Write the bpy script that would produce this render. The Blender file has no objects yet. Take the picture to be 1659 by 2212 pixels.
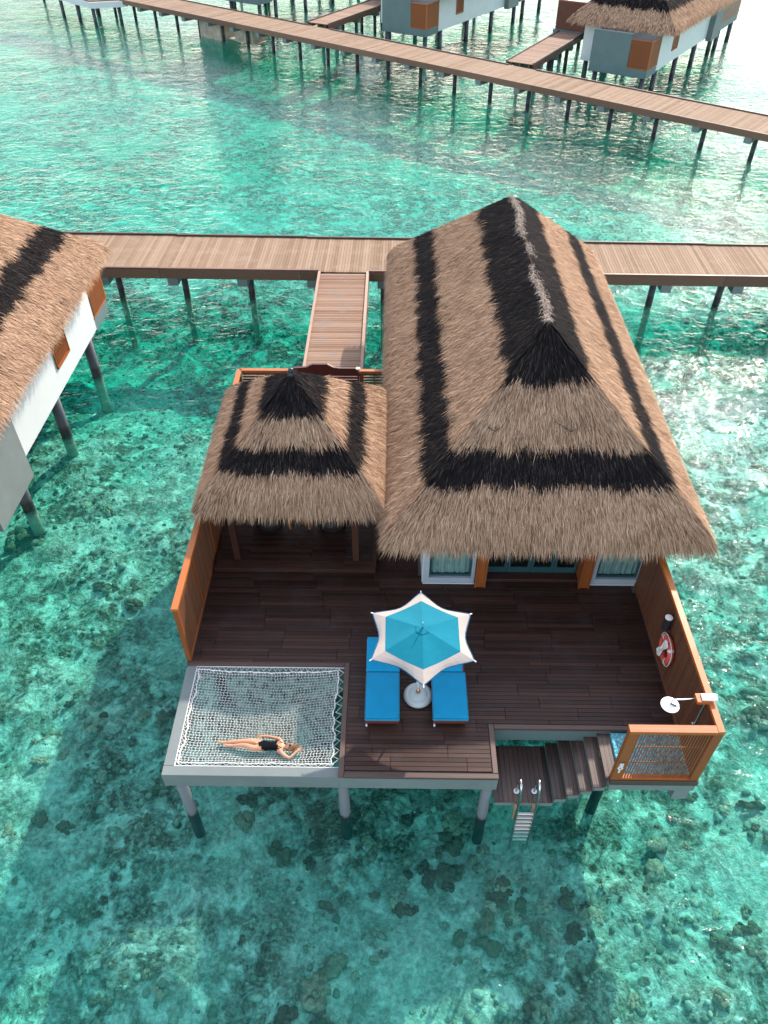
import bpy, bmesh, math, random
import numpy as np
from mathutils import Vector, Matrix, Quaternion

R = math.radians
random.seed(7)
rng = np.random.default_rng(11)
SC = bpy.context.scene
COL = SC.collection

# ------------------------------------------------------------------ camera, sky, sun, exposure
# world units are metres; z = 0 is the top of the timber deck, the sea surface lies at z = SEA
SEA = -2.1
BED = -3.27
cam_data = bpy.data.cameras.new("camera")
cam = bpy.data.objects.new("camera", cam_data)
COL.objects.link(cam)
cam.location = (0, 0, 15.0)
cam.rotation_euler = (R(90 - 43.3), 0, R(0.75))
cam_data.sensor_fit = 'HORIZONTAL'
cam_data.sensor_width = 36.0
cam_data.lens = 36.0 * 1662 / 1659
cam_data.clip_start = 0.1
cam_data.clip_end = 8000
SC.camera = cam

SUN_EL, SUN_AZ = R(34.5), R(28)
S = Vector((math.sin(SUN_AZ) * math.cos(SUN_EL), math.cos(SUN_AZ) * math.cos(SUN_EL), math.sin(SUN_EL)))
world = bpy.data.worlds.new("World")
SC.world = world
world.use_nodes = True
wn = world.node_tree
bg = wn.nodes["Background"]
sky = wn.nodes.new("ShaderNodeTexSky")
sky.sky_type = 'NISHITA'
sky.sun_disc = False
sky.sun_elevation = SUN_EL
sky.sun_rotation = SUN_AZ
sky.altitude = 0
sky.air_density = 1.0
sky.dust_density = 0.8
sky.ozone_density = 1.0
hs = wn.nodes.new("ShaderNodeHueSaturation")       # thin high haze over the whole sky
hs.inputs["Saturation"].default_value = 0.55
wn.links.new(sky.outputs[0], hs.inputs["Color"])
wn.links.new(hs.outputs[0], bg.inputs[0])
bg.inputs[1].default_value = 0.15
sl = bpy.data.lights.new("sun", 'SUN')
sl.energy = 2.3
sl.angle = R(0.7)
sl.color = (1.0, 0.90, 0.78)
sun = bpy.data.objects.new("sun", sl)
COL.objects.link(sun)
sun.rotation_euler = S.to_track_quat('Z', 'Y').to_euler()
sun.location = (20, 40, 40)

vs = SC.view_settings
vs.view_transform = 'Standard'
vs.look = 'None'
vs.gamma = 1.0
vs.use_curve_mapping = False
vs.exposure = 1.55
SC.render.engine = 'CYCLES'
cy = SC.cycles
cy.use_denoising = True
cy.max_bounces = 8
cy.transparent_max_bounces = 16
cy.diffuse_bounces = 3
cy.glossy_bounces = 3
cy.sample_clamp_indirect = 6.0
cy.caustics_reflective = False
cy.caustics_refractive = False


# ------------------------------------------------------------------ materials
def new_mat(name):
    m = bpy.data.materials.new(name)
    m.use_nodes = True
    nt = m.node_tree
    nt.nodes.clear()
    out = nt.nodes.new("ShaderNodeOutputMaterial")
    return m, nt, out


def nd(nt, t, **kw):
    n = nt.nodes.new(t)
    for k, v in kw.items():
        if k.startswith("i_"):
            n.inputs[k[2:].replace("_", " ")].default_value = v
        else:
            setattr(n, k, v)
    return n


def ramp(nt, stops, interp='LINEAR'):
    r = nt.nodes.new("ShaderNodeValToRGB")
    e = r.color_ramp
    e.interpolation = interp
    e.elements[0].position, e.elements[0].color = stops[0][0], (*stops[0][1], 1)
    e.elements[1].position, e.elements[1].color = stops[-1][0], (*stops[-1][1], 1)
    for p, c in stops[1:-1]:
        x = e.elements.new(p)
        x.color = (*c, 1)
    return r


def pos_map(nt, scale=(1, 1, 1), rot=(0, 0, 0)):
    g = nt.nodes.new("ShaderNodeNewGeometry")
    m = nt.nodes.new("ShaderNodeMapping")
    m.inputs["Scale"].default_value = scale
    m.inputs["Rotation"].default_value = rot
    nt.links.new(g.outputs["Position"], m.inputs["Vector"])
    return m


def noise(nt, vec, scale, detail=4, rough=0.55, dist=0.0):
    n = nt.nodes.new("ShaderNodeTexNoise")
    n.inputs["Scale"].default_value = scale
    n.inputs["Detail"].default_value = detail
    n.inputs["Roughness"].default_value = rough
    n.inputs["Distortion"].default_value = dist
    nt.links.new(vec, n.inputs["Vector"])
    return n


def math_n(nt, op, a, b=None, c=None, clamp=False):
    n = nt.nodes.new("ShaderNodeMath")
    n.operation = op
    n.use_clamp = clamp
    for k, v in enumerate((a, b, c)):
        if v is None:
            continue
        if isinstance(v, (int, float)):
            n.inputs[k].default_value = v
        else:
            nt.links.new(v, n.inputs[k])
    return n.outputs[0]


def mixc(nt, fac, a, b, blend='MIX'):
    n = nt.nodes.new("ShaderNodeMix")
    n.data_type = 'RGBA'
    n.blend_type = blend
    if isinstance(fac, (int, float)):
        n.inputs["Factor"].default_value = fac
    else:
        nt.links.new(fac, n.inputs["Factor"])
    for key, v in (("A", a), ("B", b)):
        sock = [s for s in n.inputs if s.name == key and s.type == 'RGBA'][0]
        if isinstance(v, tuple):
            sock.default_value = (*v, 1)
        else:
            nt.links.new(v, sock)
    return [s for s in n.outputs if s.type == 'RGBA'][0]


def bump(nt, height, strength=0.3, dist=0.02):
    b = nt.nodes.new("ShaderNodeBump")
    b.inputs["Strength"].default_value = strength
    b.inputs["Distance"].default_value = dist
    nt.links.new(height, b.inputs["Height"])
    return b.outputs[0]


def plain(name, col, rough=0.6, var=0.12, nscale=3.0, metal=0.0, fine=40.0, bstr=0.1, spec=0.5, coat=0.0, sheen=0.0, sss=0.0):
    m, nt, out = new_mat(name)
    p = nd(nt, "ShaderNodeBsdfPrincipled", i_Roughness=rough, i_Metallic=metal)
    p.inputs["Specular IOR Level"].default_value = spec
    p.inputs["Coat Weight"].default_value = coat
    p.inputs["Sheen Weight"].default_value = sheen
    if sss:
        p.inputs["Subsurface Weight"].default_value = sss
        p.inputs["Subsurface Scale"].default_value = 0.02
    mp = pos_map(nt)
    n1 = noise(nt, mp.outputs[0], nscale, 5, 0.6)
    lo = tuple(c * (1 - var) for c in col)
    hi = tuple(min(1, c * (1 + var)) for c in col)
    r = ramp(nt, [(0.3, lo), (0.7, hi)])
    nt.links.new(n1.outputs["Fac"], r.inputs[0])
    nt.links.new(r.outputs[0], p.inputs["Base Color"])
    n2 = noise(nt, mp.outputs[0], fine, 3)
    nt.links.new(bump(nt, n2.outputs["Fac"], bstr, 0.01), p.inputs["Normal"])
    nt.links.new(p.outputs[0], out.inputs[0])
    return m


def wood(name, cols, axis='X', rough=0.5, grain=1.0, spec=0.5, wear=None, wear_amt=0.0):
    """boards whose grain runs along one axis; every board takes its own tone"""
    m, nt, out = new_mat(name)
    p = nd(nt, "ShaderNodeBsdfPrincipled", i_Roughness=rough)
    p.inputs["Specular IOR Level"].default_value = spec
    oi = nd(nt, "ShaderNodeObjectInfo")
    at = nd(nt, "ShaderNodeAttribute", attribute_name="tone")
    t = math_n(nt, 'FRACT', math_n(nt, 'ADD', oi.outputs["Random"], at.outputs["Fac"]))
    sc = {'X': (1.2, 30, 30), 'Y': (30, 1.2, 30), 'Z': (30, 30, 1.2)}[axis]
    mp = pos_map(nt, sc)
    g = noise(nt, mp.outputs[0], grain, 6, 0.65, 0.4)
    mp2 = pos_map(nt)
    blot = noise(nt, mp2.outputs[0], 1.3, 4, 0.6)
    v = math_n(nt, 'ADD', math_n(nt, 'MULTIPLY', t, 0.52), math_n(nt, 'MULTIPLY', g.outputs["Fac"], 0.48))
    n = len(cols)
    r = ramp(nt, [(0.1 + 0.8 * k / (n - 1), c) for k, c in enumerate(cols)])
    nt.links.new(v, r.inputs[0])
    colr = r.outputs[0]
    if wear:
        wr = ramp(nt, [(0.5, (0, 0, 0)), (0.72, (1, 1, 1))])
        nt.links.new(blot.outputs["Fac"], wr.inputs[0])
        colr = mixc(nt, math_n(nt, 'MULTIPLY', wr.outputs[0], wear_amt), colr, wear)
    nt.links.new(colr, p.inputs["Base Color"])
    rr = math_n(nt, 'ADD', math_n(nt, 'MULTIPLY', blot.outputs["Fac"], 0.3), rough - 0.15)
    nt.links.new(rr, p.inputs["Roughness"])
    nt.links.new(bump(nt, g.outputs["Fac"], 0.25, 0.01), p.inputs["Normal"])
    nt.links.new(p.outputs[0], out.inputs[0])
    return m


def thatch_mat(name, stops):
    m, nt, out = new_mat(name)
    p = nd(nt, "ShaderNodeBsdfPrincipled", i_Roughness=0.9)
    p.inputs["Specular IOR Level"].default_value = 0.06
    at = nd(nt, "ShaderNodeAttribute", attribute_name="tone")
    mp = pos_map(nt)
    n1 = noise(nt, mp.outputs[0], 1.1, 4, 0.6)
    v = math_n(nt, 'ADD', math_n(nt, 'MULTIPLY', at.outputs["Fac"], 0.62), math_n(nt, 'MULTIPLY', n1.outputs["Fac"], 0.38))
    r = ramp(nt, stops)
    nt.links.new(v, r.inputs[0])
    nt.links.new(r.outputs[0], p.inputs["Base Color"])
    nt.links.new(p.outputs[0], out.inputs[0])
    return m


def schlick(nt, nrm, f0):
    """mirror share of a clear surface, the same from both sides"""
    g = nt.nodes.new("ShaderNodeNewGeometry")
    d = nd(nt, "ShaderNodeVectorMath", operation='DOT_PRODUCT')
    nt.links.new(g.outputs["Incoming"], d.inputs[0])
    nt.links.new(nrm if nrm is not None else g.outputs["Normal"], d.inputs[1])
    c = math_n(nt, 'SUBTRACT', 1.0, math_n(nt, 'ABSOLUTE', d.outputs["Value"]), clamp=True)
    return math_n(nt, 'MULTIPLY_ADD', math_n(nt, 'POWER', c, 5.0), 1 - f0, f0)


def water_mat():
    m, nt, out = new_mat("sea_water")
    mp = pos_map(nt, (1, 1.35, 1), (0, 0, R(14)))
    n1 = noise(nt, mp.outputs[0], 0.35, 2, 0.45, 0.5)
    n2 = noise(nt, mp.outputs[0], 1.35, 3, 0.5, 1.1)
    n3 = noise(nt, mp.outputs[0], 6.5, 2, 0.5, 0.4)
    h = math_n(nt, 'ADD', math_n(nt, 'MULTIPLY', n1.outputs["Fac"], 0.55),
               math_n(nt, 'ADD', math_n(nt, 'MULTIPLY', n2.outputs["Fac"], 0.40), math_n(nt, 'MULTIPLY', n3.outputs["Fac"], 0.06)))
    wind = noise(nt, mp.outputs[0], 0.06, 2, 0.5)
    wr_ = nd(nt, "ShaderNodeMapRange")
    nt.links.new(wind.outputs["Fac"], wr_.inputs[0])
    wr_.inputs[1].default_value, wr_.inputs[2].default_value = 0.35, 0.65
    wr_.inputs[3].default_value, wr_.inputs[4].default_value = 0.55, 1.15
    h = math_n(nt, 'MULTIPLY', h, wr_.outputs[0])
    nrm = bump(nt, h, 1.0, 0.33)
    f_ref = schlick(nt, nrm, 0.02)
    gl = nd(nt, "ShaderNodeBsdfGlossy", i_Roughness=0.03)
    nt.links.new(nrm, gl.inputs["Normal"])
    # caustic net drawn into the transparent tint, imitating light gathered by waves
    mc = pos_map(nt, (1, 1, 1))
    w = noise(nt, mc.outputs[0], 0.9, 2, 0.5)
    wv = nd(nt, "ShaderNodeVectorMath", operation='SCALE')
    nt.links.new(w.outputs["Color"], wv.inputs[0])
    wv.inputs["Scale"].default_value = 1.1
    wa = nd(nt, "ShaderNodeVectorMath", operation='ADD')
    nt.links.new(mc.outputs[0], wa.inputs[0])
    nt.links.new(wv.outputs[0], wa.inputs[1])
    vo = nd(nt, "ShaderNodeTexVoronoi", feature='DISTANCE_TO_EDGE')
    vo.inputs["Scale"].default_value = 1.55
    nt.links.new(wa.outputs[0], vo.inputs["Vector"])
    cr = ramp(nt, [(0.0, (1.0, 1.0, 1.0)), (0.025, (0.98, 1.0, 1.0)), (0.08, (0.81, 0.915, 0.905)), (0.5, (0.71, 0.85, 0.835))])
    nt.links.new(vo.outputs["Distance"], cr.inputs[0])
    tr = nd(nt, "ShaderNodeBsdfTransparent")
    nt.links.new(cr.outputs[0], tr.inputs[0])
    df = nd(nt, "ShaderNodeBsdfDiffuse")
    df.inputs[0].default_value = (0.02, 0.55, 0.50, 1)
    m0 = nd(nt, "ShaderNodeMixShader")
    m0.inputs[0].default_value = 0.04
    nt.links.new(tr.outputs[0], m0.inputs[1])
    nt.links.new(df.outputs[0], m0.inputs[2])
    m1 = nd(nt, "ShaderNodeMixShader")
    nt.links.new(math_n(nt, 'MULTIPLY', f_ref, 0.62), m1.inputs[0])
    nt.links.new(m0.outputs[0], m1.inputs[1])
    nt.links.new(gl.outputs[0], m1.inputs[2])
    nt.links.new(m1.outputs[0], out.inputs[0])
    va = nd(nt, "ShaderNodeVolumeAbsorption")
    va.inputs["Color"].default_value = (0.12, 0.915, 0.86, 1)
    va.inputs["Density"].default_value = 0.45
    nt.links.new(va.outputs[0], out.inputs[1])
    return m


def bed_mat():
    m, nt, out = new_mat("seabed_sand_and_rubble")
    p = nd(nt, "ShaderNodeBsdfPrincipled", i_Roughness=0.95)
    p.inputs["Specular IOR Level"].default_value = 0.05
    mp = pos_map(nt)
    big = noise(nt, mp.outputs[0], 0.21, 4, 0.6, 0.3)
    mid = noise(nt, mp.outputs[0], 1.5, 8, 0.70, 0.5)
    fine = noise(nt, mp.outputs[0], 8.0, 5, 0.68, 0.4)
    sand = ramp(nt, [(0.35, (0.44, 0.41, 0.34)), (0.5, (0.64, 0.60, 0.51)), (0.65, (0.84, 0.79, 0.68))])
    nt.links.new(fine.outputs["Fac"], sand.inputs[0])
    reef = ramp(nt, [(0.34, (0.018, 0.017, 0.011)), (0.45, (0.075, 0.060, 0.038)), (0.55, (0.20, 0.155, 0.105)), (0.70, (0.52, 0.45, 0.34))])
    nt.links.new(fine.outputs["Fac"], reef.inputs[0])
    # round coral knobs, too small and too many to tell apart
    wv = nd(nt, "ShaderNodeVectorMath", operation='SCALE')
    nt.links.new(mid.outputs["Color"], wv.inputs[0])
    wv.inputs["Scale"].default_value = 0.55
    wa = nd(nt, "ShaderNodeVectorMath", operation='ADD')
    nt.links.new(mp.outputs[0], wa.inputs[0])
    nt.links.new(wv.outputs[0], wa.inputs[1])
    vo = nd(nt, "ShaderNodeTexVoronoi", feature='F1')
    vo.inputs["Scale"].default_value = 3.1
    nt.links.new(wa.outputs[0], vo.inputs["Vector"])
    sp = nd(nt, "ShaderNodeSeparateColor")
    nt.links.new(vo.outputs["Color"], sp.inputs[0])
    kn = ramp(nt, [(0.28, (1, 1, 1)), (0.42, (0, 0, 0))])
    nt.links.new(vo.outputs["Distance"], kn.inputs[0])
    knob = math_n(nt, 'MULTIPLY', kn.outputs[0], math_n(nt, 'GREATER_THAN', sp.outputs[0], 0.45))
    patch = ramp(nt, [(0.44, (0, 0, 0)), (0.57, (1, 1, 1))])
    nt.links.new(mid.outputs["Fac"], patch.inputs[0])
    bm = ramp(nt, [(0.36, (0, 0, 0)), (0.52, (1, 1, 1))])
    nt.links.new(big.outputs["Fac"], bm.inputs[0])
    rf = math_n(nt, 'ADD', math_n(nt, 'MULTIPLY', bm.outputs[0], 0.66), 0.32)
    mask = math_n(nt, 'MULTIPLY', math_n(nt, 'MAXIMUM', knob, patch.outputs[0]), rf)
    # the far channel is open sand
    sx = nd(nt, "ShaderNodeSeparateXYZ")
    nt.links.new(mp.outputs[0], sx.inputs[0])
    far = nd(nt, "ShaderNodeMapRange")
    nt.links.new(sx.outputs["Y"], far.inputs[0])
    far.inputs[1].default_value, far.inputs[2].default_value = 30, 46
    far.inputs[3].default_value, far.inputs[4].default_value = 1.0, 0.85
    c = mixc(nt, math_n(nt, 'MULTIPLY', mask, far.outputs[0]), sand.outputs[0], reef.outputs[0])
    nt.links.new(c, p.inputs["Base Color"])
    hh = math_n(nt, 'ADD', fine.outputs["Fac"], math_n(nt, 'MULTIPLY', mask, 0.8))
    nt.links.new(bump(nt, hh, 0.8, 0.12), p.inputs["Normal"])
    nt.links.new(p.outputs[0], out.inputs[0])
    return m


def coral_mat(name, stops):
    m, nt, out = new_mat(name)
    p = nd(nt, "ShaderNodeBsdfPrincipled", i_Roughness=0.9)
    p.inputs["Specular IOR Level"].default_value = 0.1
    mp = pos_map(nt)
    n1 = noise(nt, mp.outputs[0], 9, 5, 0.65, 0.6)
    oi = nd(nt, "ShaderNodeObjectInfo")
    at = nd(nt, "ShaderNodeAttribute", attribute_name="tone")
    v = math_n(nt, 'ADD', math_n(nt, 'MULTIPLY', n1.outputs["Fac"], 0.6),
               math_n(nt, 'MULTIPLY', math_n(nt, 'FRACT', math_n(nt, 'ADD', oi.outputs["Random"], at.outputs["Fac"])), 0.4))
    r = ramp(nt, stops)
    nt.links.new(v, r.inputs[0])
    nt.links.new(r.outputs[0], p.inputs["Base Color"])
    nt.links.new(bump(nt, n1.outputs["Fac"], 0.9, 0.05), p.inputs["Normal"])
    nt.links.new(p.outputs[0], out.inputs[0])
    return m


def pile_mat(name, dry, wet, line=-1.75, submerged_fade=None):
    """coated pile, weed-stained below the tide line"""
    m, nt, out = new_mat(name)
    p = nd(nt, "ShaderNodeBsdfPrincipled", i_Roughness=0.55)
    g = nd(nt, "ShaderNodeNewGeometry")
    sx = nd(nt, "ShaderNodeSeparateXYZ")
    nt.links.new(g.outputs["Position"], sx.inputs[0])
    n1 = noise(nt, g.outputs["Position"], 6, 4)
    z = math_n(nt, 'ADD', sx.outputs["Z"], math_n(nt, 'MULTIPLY', math_n(nt, 'SUBTRACT', n1.outputs["Fac"], 0.5), 0.35))
    f = nd(nt, "ShaderNodeMapRange")
    nt.links.new(z, f.inputs[0])
    f.inputs[1].default_value = line - 0.08
    f.inputs[2].default_value = line + 0.08
    c = mixc(nt, f.outputs[0], wet, dry)
    if submerged_fade:  # pale colour below the waterline stands in for reflections hiding the pile
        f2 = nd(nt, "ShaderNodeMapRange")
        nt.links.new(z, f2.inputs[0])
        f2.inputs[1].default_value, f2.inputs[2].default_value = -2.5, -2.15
        c = mixc(nt, f2.outputs[0], submerged_fade, c)
    c2 = mixc(nt, math_n(nt, 'MULTIPLY', n1.outputs["Fac"], 0.4), c, (0.5, 0.5, 0.5), 'MULTIPLY')
    nt.links.new(c2, p.inputs["Base Color"])
    nt.links.new(bump(nt, n1.outputs["Fac"], 0.3, 0.02), p.inputs["Normal"])
    nt.links.new(p.outputs[0], out.inputs[0])
    return m


def glass_mat(name, tint, fac=0.25):
    m, nt, out = new_mat(name)
    tr = nd(nt, "ShaderNodeBsdfTransparent")
    tr.inputs[0].default_value = (*tint, 1)
    gl = nd(nt, "ShaderNodeBsdfGlossy", i_Roughness=0.03)
    mx = nd(nt, "ShaderNodeMixShader")
    nt.links.new(schlick(nt, None, 0.05), mx.inputs[0])
    nt.links.new(tr.outputs[0], mx.inputs[1])
    nt.links.new(gl.outputs[0], mx.inputs[2])
    nt.links.new(mx.outputs[0], out.inputs[0])
    return m


def cloth_mat(name, col, transl=0.25, var=0.06, sheen=0.2):
    m, nt, out = new_mat(name)
    p = nd(nt, "ShaderNodeBsdfPrincipled", i_Roughness=0.85)
    p.inputs["Specular IOR Level"].default_value = 0.2
    p.inputs["Sheen Weight"].default_value = sheen
    mp = pos_map(nt)
    n1 = noise(nt, mp.outputs[0], 3.0, 4)
    n2 = noise(nt, mp.outputs[0], 130, 2)
    r = ramp(nt, [(0.3, tuple(c * (1 - var) for c in col)), (0.7, tuple(min(1, c * (1 + var)) for c in col))])
    nt.links.new(n1.outputs["Fac"], r.inputs[0])
    nt.links.new(r.outputs[0], p.inputs["Base Color"])
    hb = math_n(nt, 'ADD', n1.outputs["Fac"], math_n(nt, 'MULTIPLY', n2.outputs["Fac"], 0.15))
    nt.links.new(bump(nt, hb, 0.35, 0.03), p.inputs["Normal"])
    t = nd(nt, "ShaderNodeBsdfTranslucent")
    nt.links.new(r.outputs[0], t.inputs[0])
    mx = nd(nt, "ShaderNodeMixShader")
    mx.inputs[0].default_value = transl
    nt.links.new(p.outputs[0], mx.inputs[1])
    nt.links.new(t.outputs[0], mx.inputs[2])
    nt.links.new(mx.outputs[0], out.inputs[0])
    return m


def mosaic_mat():
    m, nt, out = new_mat("shower_mosaic")
    p = nd(nt, "ShaderNodeBsdfPrincipled", i_Roughness=0.25)
    mp = pos_map(nt)
    vo = nd(nt, "ShaderNodeTexVoronoi", feature='F1', distance='CHEBYCHEV')
    vo.inputs["Scale"].default_value = 34
    vo.inputs["Randomness"].default_value = 0.0
    nt.links.new(mp.outputs[0], vo.inputs["Vector"])
    sp = nd(nt, "ShaderNodeSeparateColor")
    nt.links.new(vo.outputs["Color"], sp.inputs[0])
    wn_ = nd(nt, "ShaderNodeTexWhiteNoise", noise_dimensions='3D')
    nt.links.new(vo.outputs["Position"], wn_.inputs["Vector"])
    r = ramp(nt, [(0.0, (0.01, 0.14, 0.24)), (0.35, (0.02, 0.30, 0.42)), (0.7, (0.06, 0.46, 0.52)), (1.0, (0.25, 0.62, 0.62))])
    nt.links.new(wn_.outputs["Value"], r.inputs[0])
    g = ramp(nt, [(0.44, (1, 1, 1)), (0.48, (0.35, 0.4, 0.4))])
    nt.links.new(vo.outputs["Distance"], g.inputs[0])
    nt.links.new(mixc(nt, 1.0, r.outputs[0], g.outputs[0], 'MULTIPLY'), p.inputs["Base Color"])
    nt.links.new(p.outputs[0], out.inputs[0])
    return m


M = {}
M['water'] = water_mat()
M['bed'] = bed_mat()
M['coral'] = coral_mat("brown_coral", [(0.22, (0.05, 0.034, 0.022)), (0.5, (0.22, 0.145, 0.095)), (0.78, (0.58, 0.44, 0.33))])
M['coral_dark'] = coral_mat("dark_coral", [(0.22, (0.04, 0.032, 0.022)), (0.5, (0.18, 0.14, 0.095)), (0.78, (0.50, 0.41, 0.31))])
M['rubble'] = coral_mat("pale_rubble", [(0.2, (0.08, 0.085, 0.06)), (0.5, (0.30, 0.29, 0.22)), (0.8, (0.66, 0.62, 0.52))])
M['tan'] = thatch_mat("tan_thatch", [(0.08, (0.07, 0.038, 0.024)), (0.35, (0.365, 0.22, 0.138)), (0.6, (0.50, 0.32, 0.208)), (0.92, (0.64, 0.455, 0.315))])
M['dark'] = thatch_mat("dark_thatch", [(0.1, (0.005, 0.005, 0.006)), (0.55, (0.019, 0.016, 0.017)), (0.78, (0.06, 0.045, 0.038)), (0.95, (0.16, 0.11, 0.08))])
M['bleach'] = thatch_mat("bleached_thatch", [(0.1, (0.06, 0.045, 0.035)), (0.5, (0.30, 0.235, 0.19)), (0.95, (0.62, 0.53, 0.46))])
M['shell'] = plain("roof_underlay", (0.10, 0.065, 0.045), 0.9)
M['shell_dark'] = plain("roof_underlay_dark", (0.012, 0.011, 0.012), 0.9)
DK = [(0.018, 0.0075, 0.0055), (0.036, 0.0155, 0.0115), (0.050, 0.0225, 0.0165), (0.088, 0.036, 0.023)]
M['deck_x'] = wood("dark_deck_boards", DK, 'X', 0.48, spec=0.28, wear=(0.058, 0.047, 0.047), wear_amt=0.4)
M['deck_y'] = wood("dark_step_boards", [(0.03, 0.02, 0.017), (0.055, 0.035, 0.028), (0.085, 0.052, 0.042), (0.13, 0.075, 0.055)], 'Y', 0.45)
M['trim_x'] = wood("deck_edge_board_across", [(0.045, 0.026, 0.022), (0.085, 0.046, 0.036), (0.12, 0.062, 0.046)], 'X', 0.5)
M['trim_y'] = wood("deck_edge_board_along", [(0.045, 0.026, 0.022), (0.085, 0.046, 0.036), (0.12, 0.062, 0.046)], 'Y', 0.5)
PALE = [(0.175, 0.108, 0.066), (0.25, 0.163, 0.104), (0.295, 0.20, 0.134), (0.35, 0.25, 0.175)]
M['pale_y'] = wood("weathered_walkway_boards", PALE, 'Y', 0.85, spec=0.15, wear=(0.40, 0.31, 0.26), wear_amt=0.35)
M['mid_x'] = wood("brown_walkway_boards", [(0.15, 0.075, 0.045), (0.24, 0.135, 0.085), (0.30, 0.185, 0.125), (0.36, 0.25, 0.18)], 'X', 0.75, spec=0.2, wear=(0.24, 0.20, 0.175), wear_amt=0.7)
M['fascia'] = wood("walkway_side_board", [(0.10, 0.045, 0.028), (0.16, 0.075, 0.048), (0.21, 0.105, 0.068)], 'X', 0.55)
M['kerb'] = wood("walkway_kerb", [(0.05, 0.03, 0.022), (0.085, 0.05, 0.036)], 'X', 0.6)
M['kerb_pale'] = wood("pale_kerb", [(0.30, 0.18, 0.125), (0.40, 0.26, 0.18)], 'Y', 0.6)
ORG = [(0.30, 0.070, 0.010), (0.38, 0.098, 0.015), (0.45, 0.130, 0.022)]
M['orange_x'] = wood("orange_timber_across", ORG, 'X', 0.45)
M['orange_y'] = wood("orange_timber_along", ORG, 'Y', 0.45)
M['orange_z'] = wood("orange_timber_upright", [(0.21, 0.055, 0.012), (0.28, 0.078, 0.017), (0.34, 0.105, 0.025)], 'Z', 0.55)
M['slat_brown'] = wood("brown_slats", [(0.105, 0.036, 0.019), (0.145, 0.055, 0.028), (0.19, 0.076, 0.038)], 'Z', 0.55)
M['slat_brown_x'] = wood("brown_slats_across", [(0.13, 0.045, 0.022), (0.19, 0.068, 0.030), (0.25, 0.095, 0.042)], 'X', 0.55)
M['slat_mid'] = wood("tan_brown_slats", [(0.15, 0.058, 0.028), (0.21, 0.085, 0.040), (0.27, 0.115, 0.056)], 'Z', 0.6)
M['post_shade'] = wood("shade_toned_post", [(0.035, 0.014, 0.009), (0.055, 0.022, 0.013), (0.075, 0.030, 0.018)], 'Z', 0.7, spec=0.2)  # near-black tone imitates the shade under the pavilion roof
M['maroon'] = wood("maroon_timber", [(0.08, 0.018, 0.012), (0.12, 0.03, 0.018)], 'X', 0.5)
M['concrete'] = plain("painted_concrete", (0.17, 0.195, 0.19), 0.75, 0.10, 1.2, bstr=0.15)
M['concrete_teal'] = plain("blue_grey_concrete", (0.11, 0.165, 0.165), 0.75, 0.08, 1.2, bstr=0.15)
M['concrete_raw'] = plain("stained_concrete", (0.42, 0.34, 0.28), 0.85, 0.3, 2.0, bstr=0.3)
M['white'] = plain("white_wall_paint", (0.62, 0.63, 0.63), 0.6, 0.04, 1.0, bstr=0.05)
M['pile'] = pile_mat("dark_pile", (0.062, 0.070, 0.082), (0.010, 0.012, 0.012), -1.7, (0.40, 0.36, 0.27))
M['pile_shade'] = pile_mat("shaded_pile", (0.05, 0.056, 0.064), (0.010, 0.012, 0.012), -1.7)  # darker pile copy, the shade under the deck put into its colour
M['pile_grey'] = pile_mat("grey_concrete_pile", (0.16, 0.18, 0.195), (0.02, 0.024, 0.022), -2.0)
M['cushion'] = cloth_mat("blue_cushion", (0.0, 0.255, 0.46), 0.0)
M['canopy_teal'] = cloth_mat("teal_canopy", (0.0, 0.225, 0.315), 0.25)
M['canopy_cream'] = cloth_mat("cream_canopy", (0.52, 0.44, 0.39), 0.2)
M['canopy_edge'] = cloth_mat("blue_canopy_edge", (0.005, 0.10, 0.20), 0.0)
M['curtain'] = cloth_mat("white_curtain", (0.86, 0.90, 0.88), 0.3)
M['plastic'] = plain("pale_grey_plastic", (0.55, 0.60, 0.58), 0.45, 0.04)
M['white_metal'] = plain("white_enamel", (0.85, 0.84, 0.83), 0.3, 0.03)
M['steel'] = plain("brushed_steel", (0.62, 0.64, 0.66), 0.22, 0.08, metal=1.0, bstr=0.03)
M['rung'] = plain("ladder_tread", (0.66, 0.60, 0.54), 0.5, 0.1)
M['copper'] = plain("copper_fitting", (0.62, 0.36, 0.22), 0.25, 0.1, metal=1.0)
M['rust'] = plain("rusty_bracket", (0.45, 0.24, 0.12), 0.6, 0.4, 12)
M['black'] = plain("black_metal", (0.02, 0.024, 0.028), 0.35, 0.1)
M['wicker'] = plain("dark_wicker", (0.016, 0.014, 0.014), 0.7, 0.3, 30, bstr=0.5)
M['teal_frame'] = plain("teal_window_frame", (0.025, 0.075, 0.085), 0.4, 0.05)
M['pale_frame'] = plain("pale_blue_window_surround", (0.40, 0.47, 0.51), 0.5, 0.03)
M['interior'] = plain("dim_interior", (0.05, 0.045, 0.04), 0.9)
M['glass'] = glass_mat("window_glass", (0.75, 0.86, 0.85))
M['rope'] = plain("white_rope", (0.82, 0.79, 0.75), 0.8, 0.06)
M['buoy'] = plain("red_orange_lifebuoy", (0.70, 0.095, 0.065), 0.45, 0.08)
M['band'] = plain("reflective_band", (0.60, 0.60, 0.60), 0.4, 0.05)
M['skin'] = plain("skin", (0.58, 0.285, 0.165), 0.5, 0.07, 6, bstr=0.02, sss=0.15)
M['swim'] = plain("black_swimsuit", (0.006, 0.007, 0.009), 0.9, 0.1, bstr=0.05, spec=0.1)
M['hair'] = plain("light_brown_hair", (0.20, 0.095, 0.04), 0.5, 0.3, 40, bstr=0.3)
M['nail'] = plain("red_nail", (0.35, 0.02, 0.03), 0.3, 0.05)
M['sunglass'] = plain("dark_sunglasses", (0.02, 0.012, 0.03), 0.1, 0.05)
M['mosaic'] = mosaic_mat()
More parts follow.
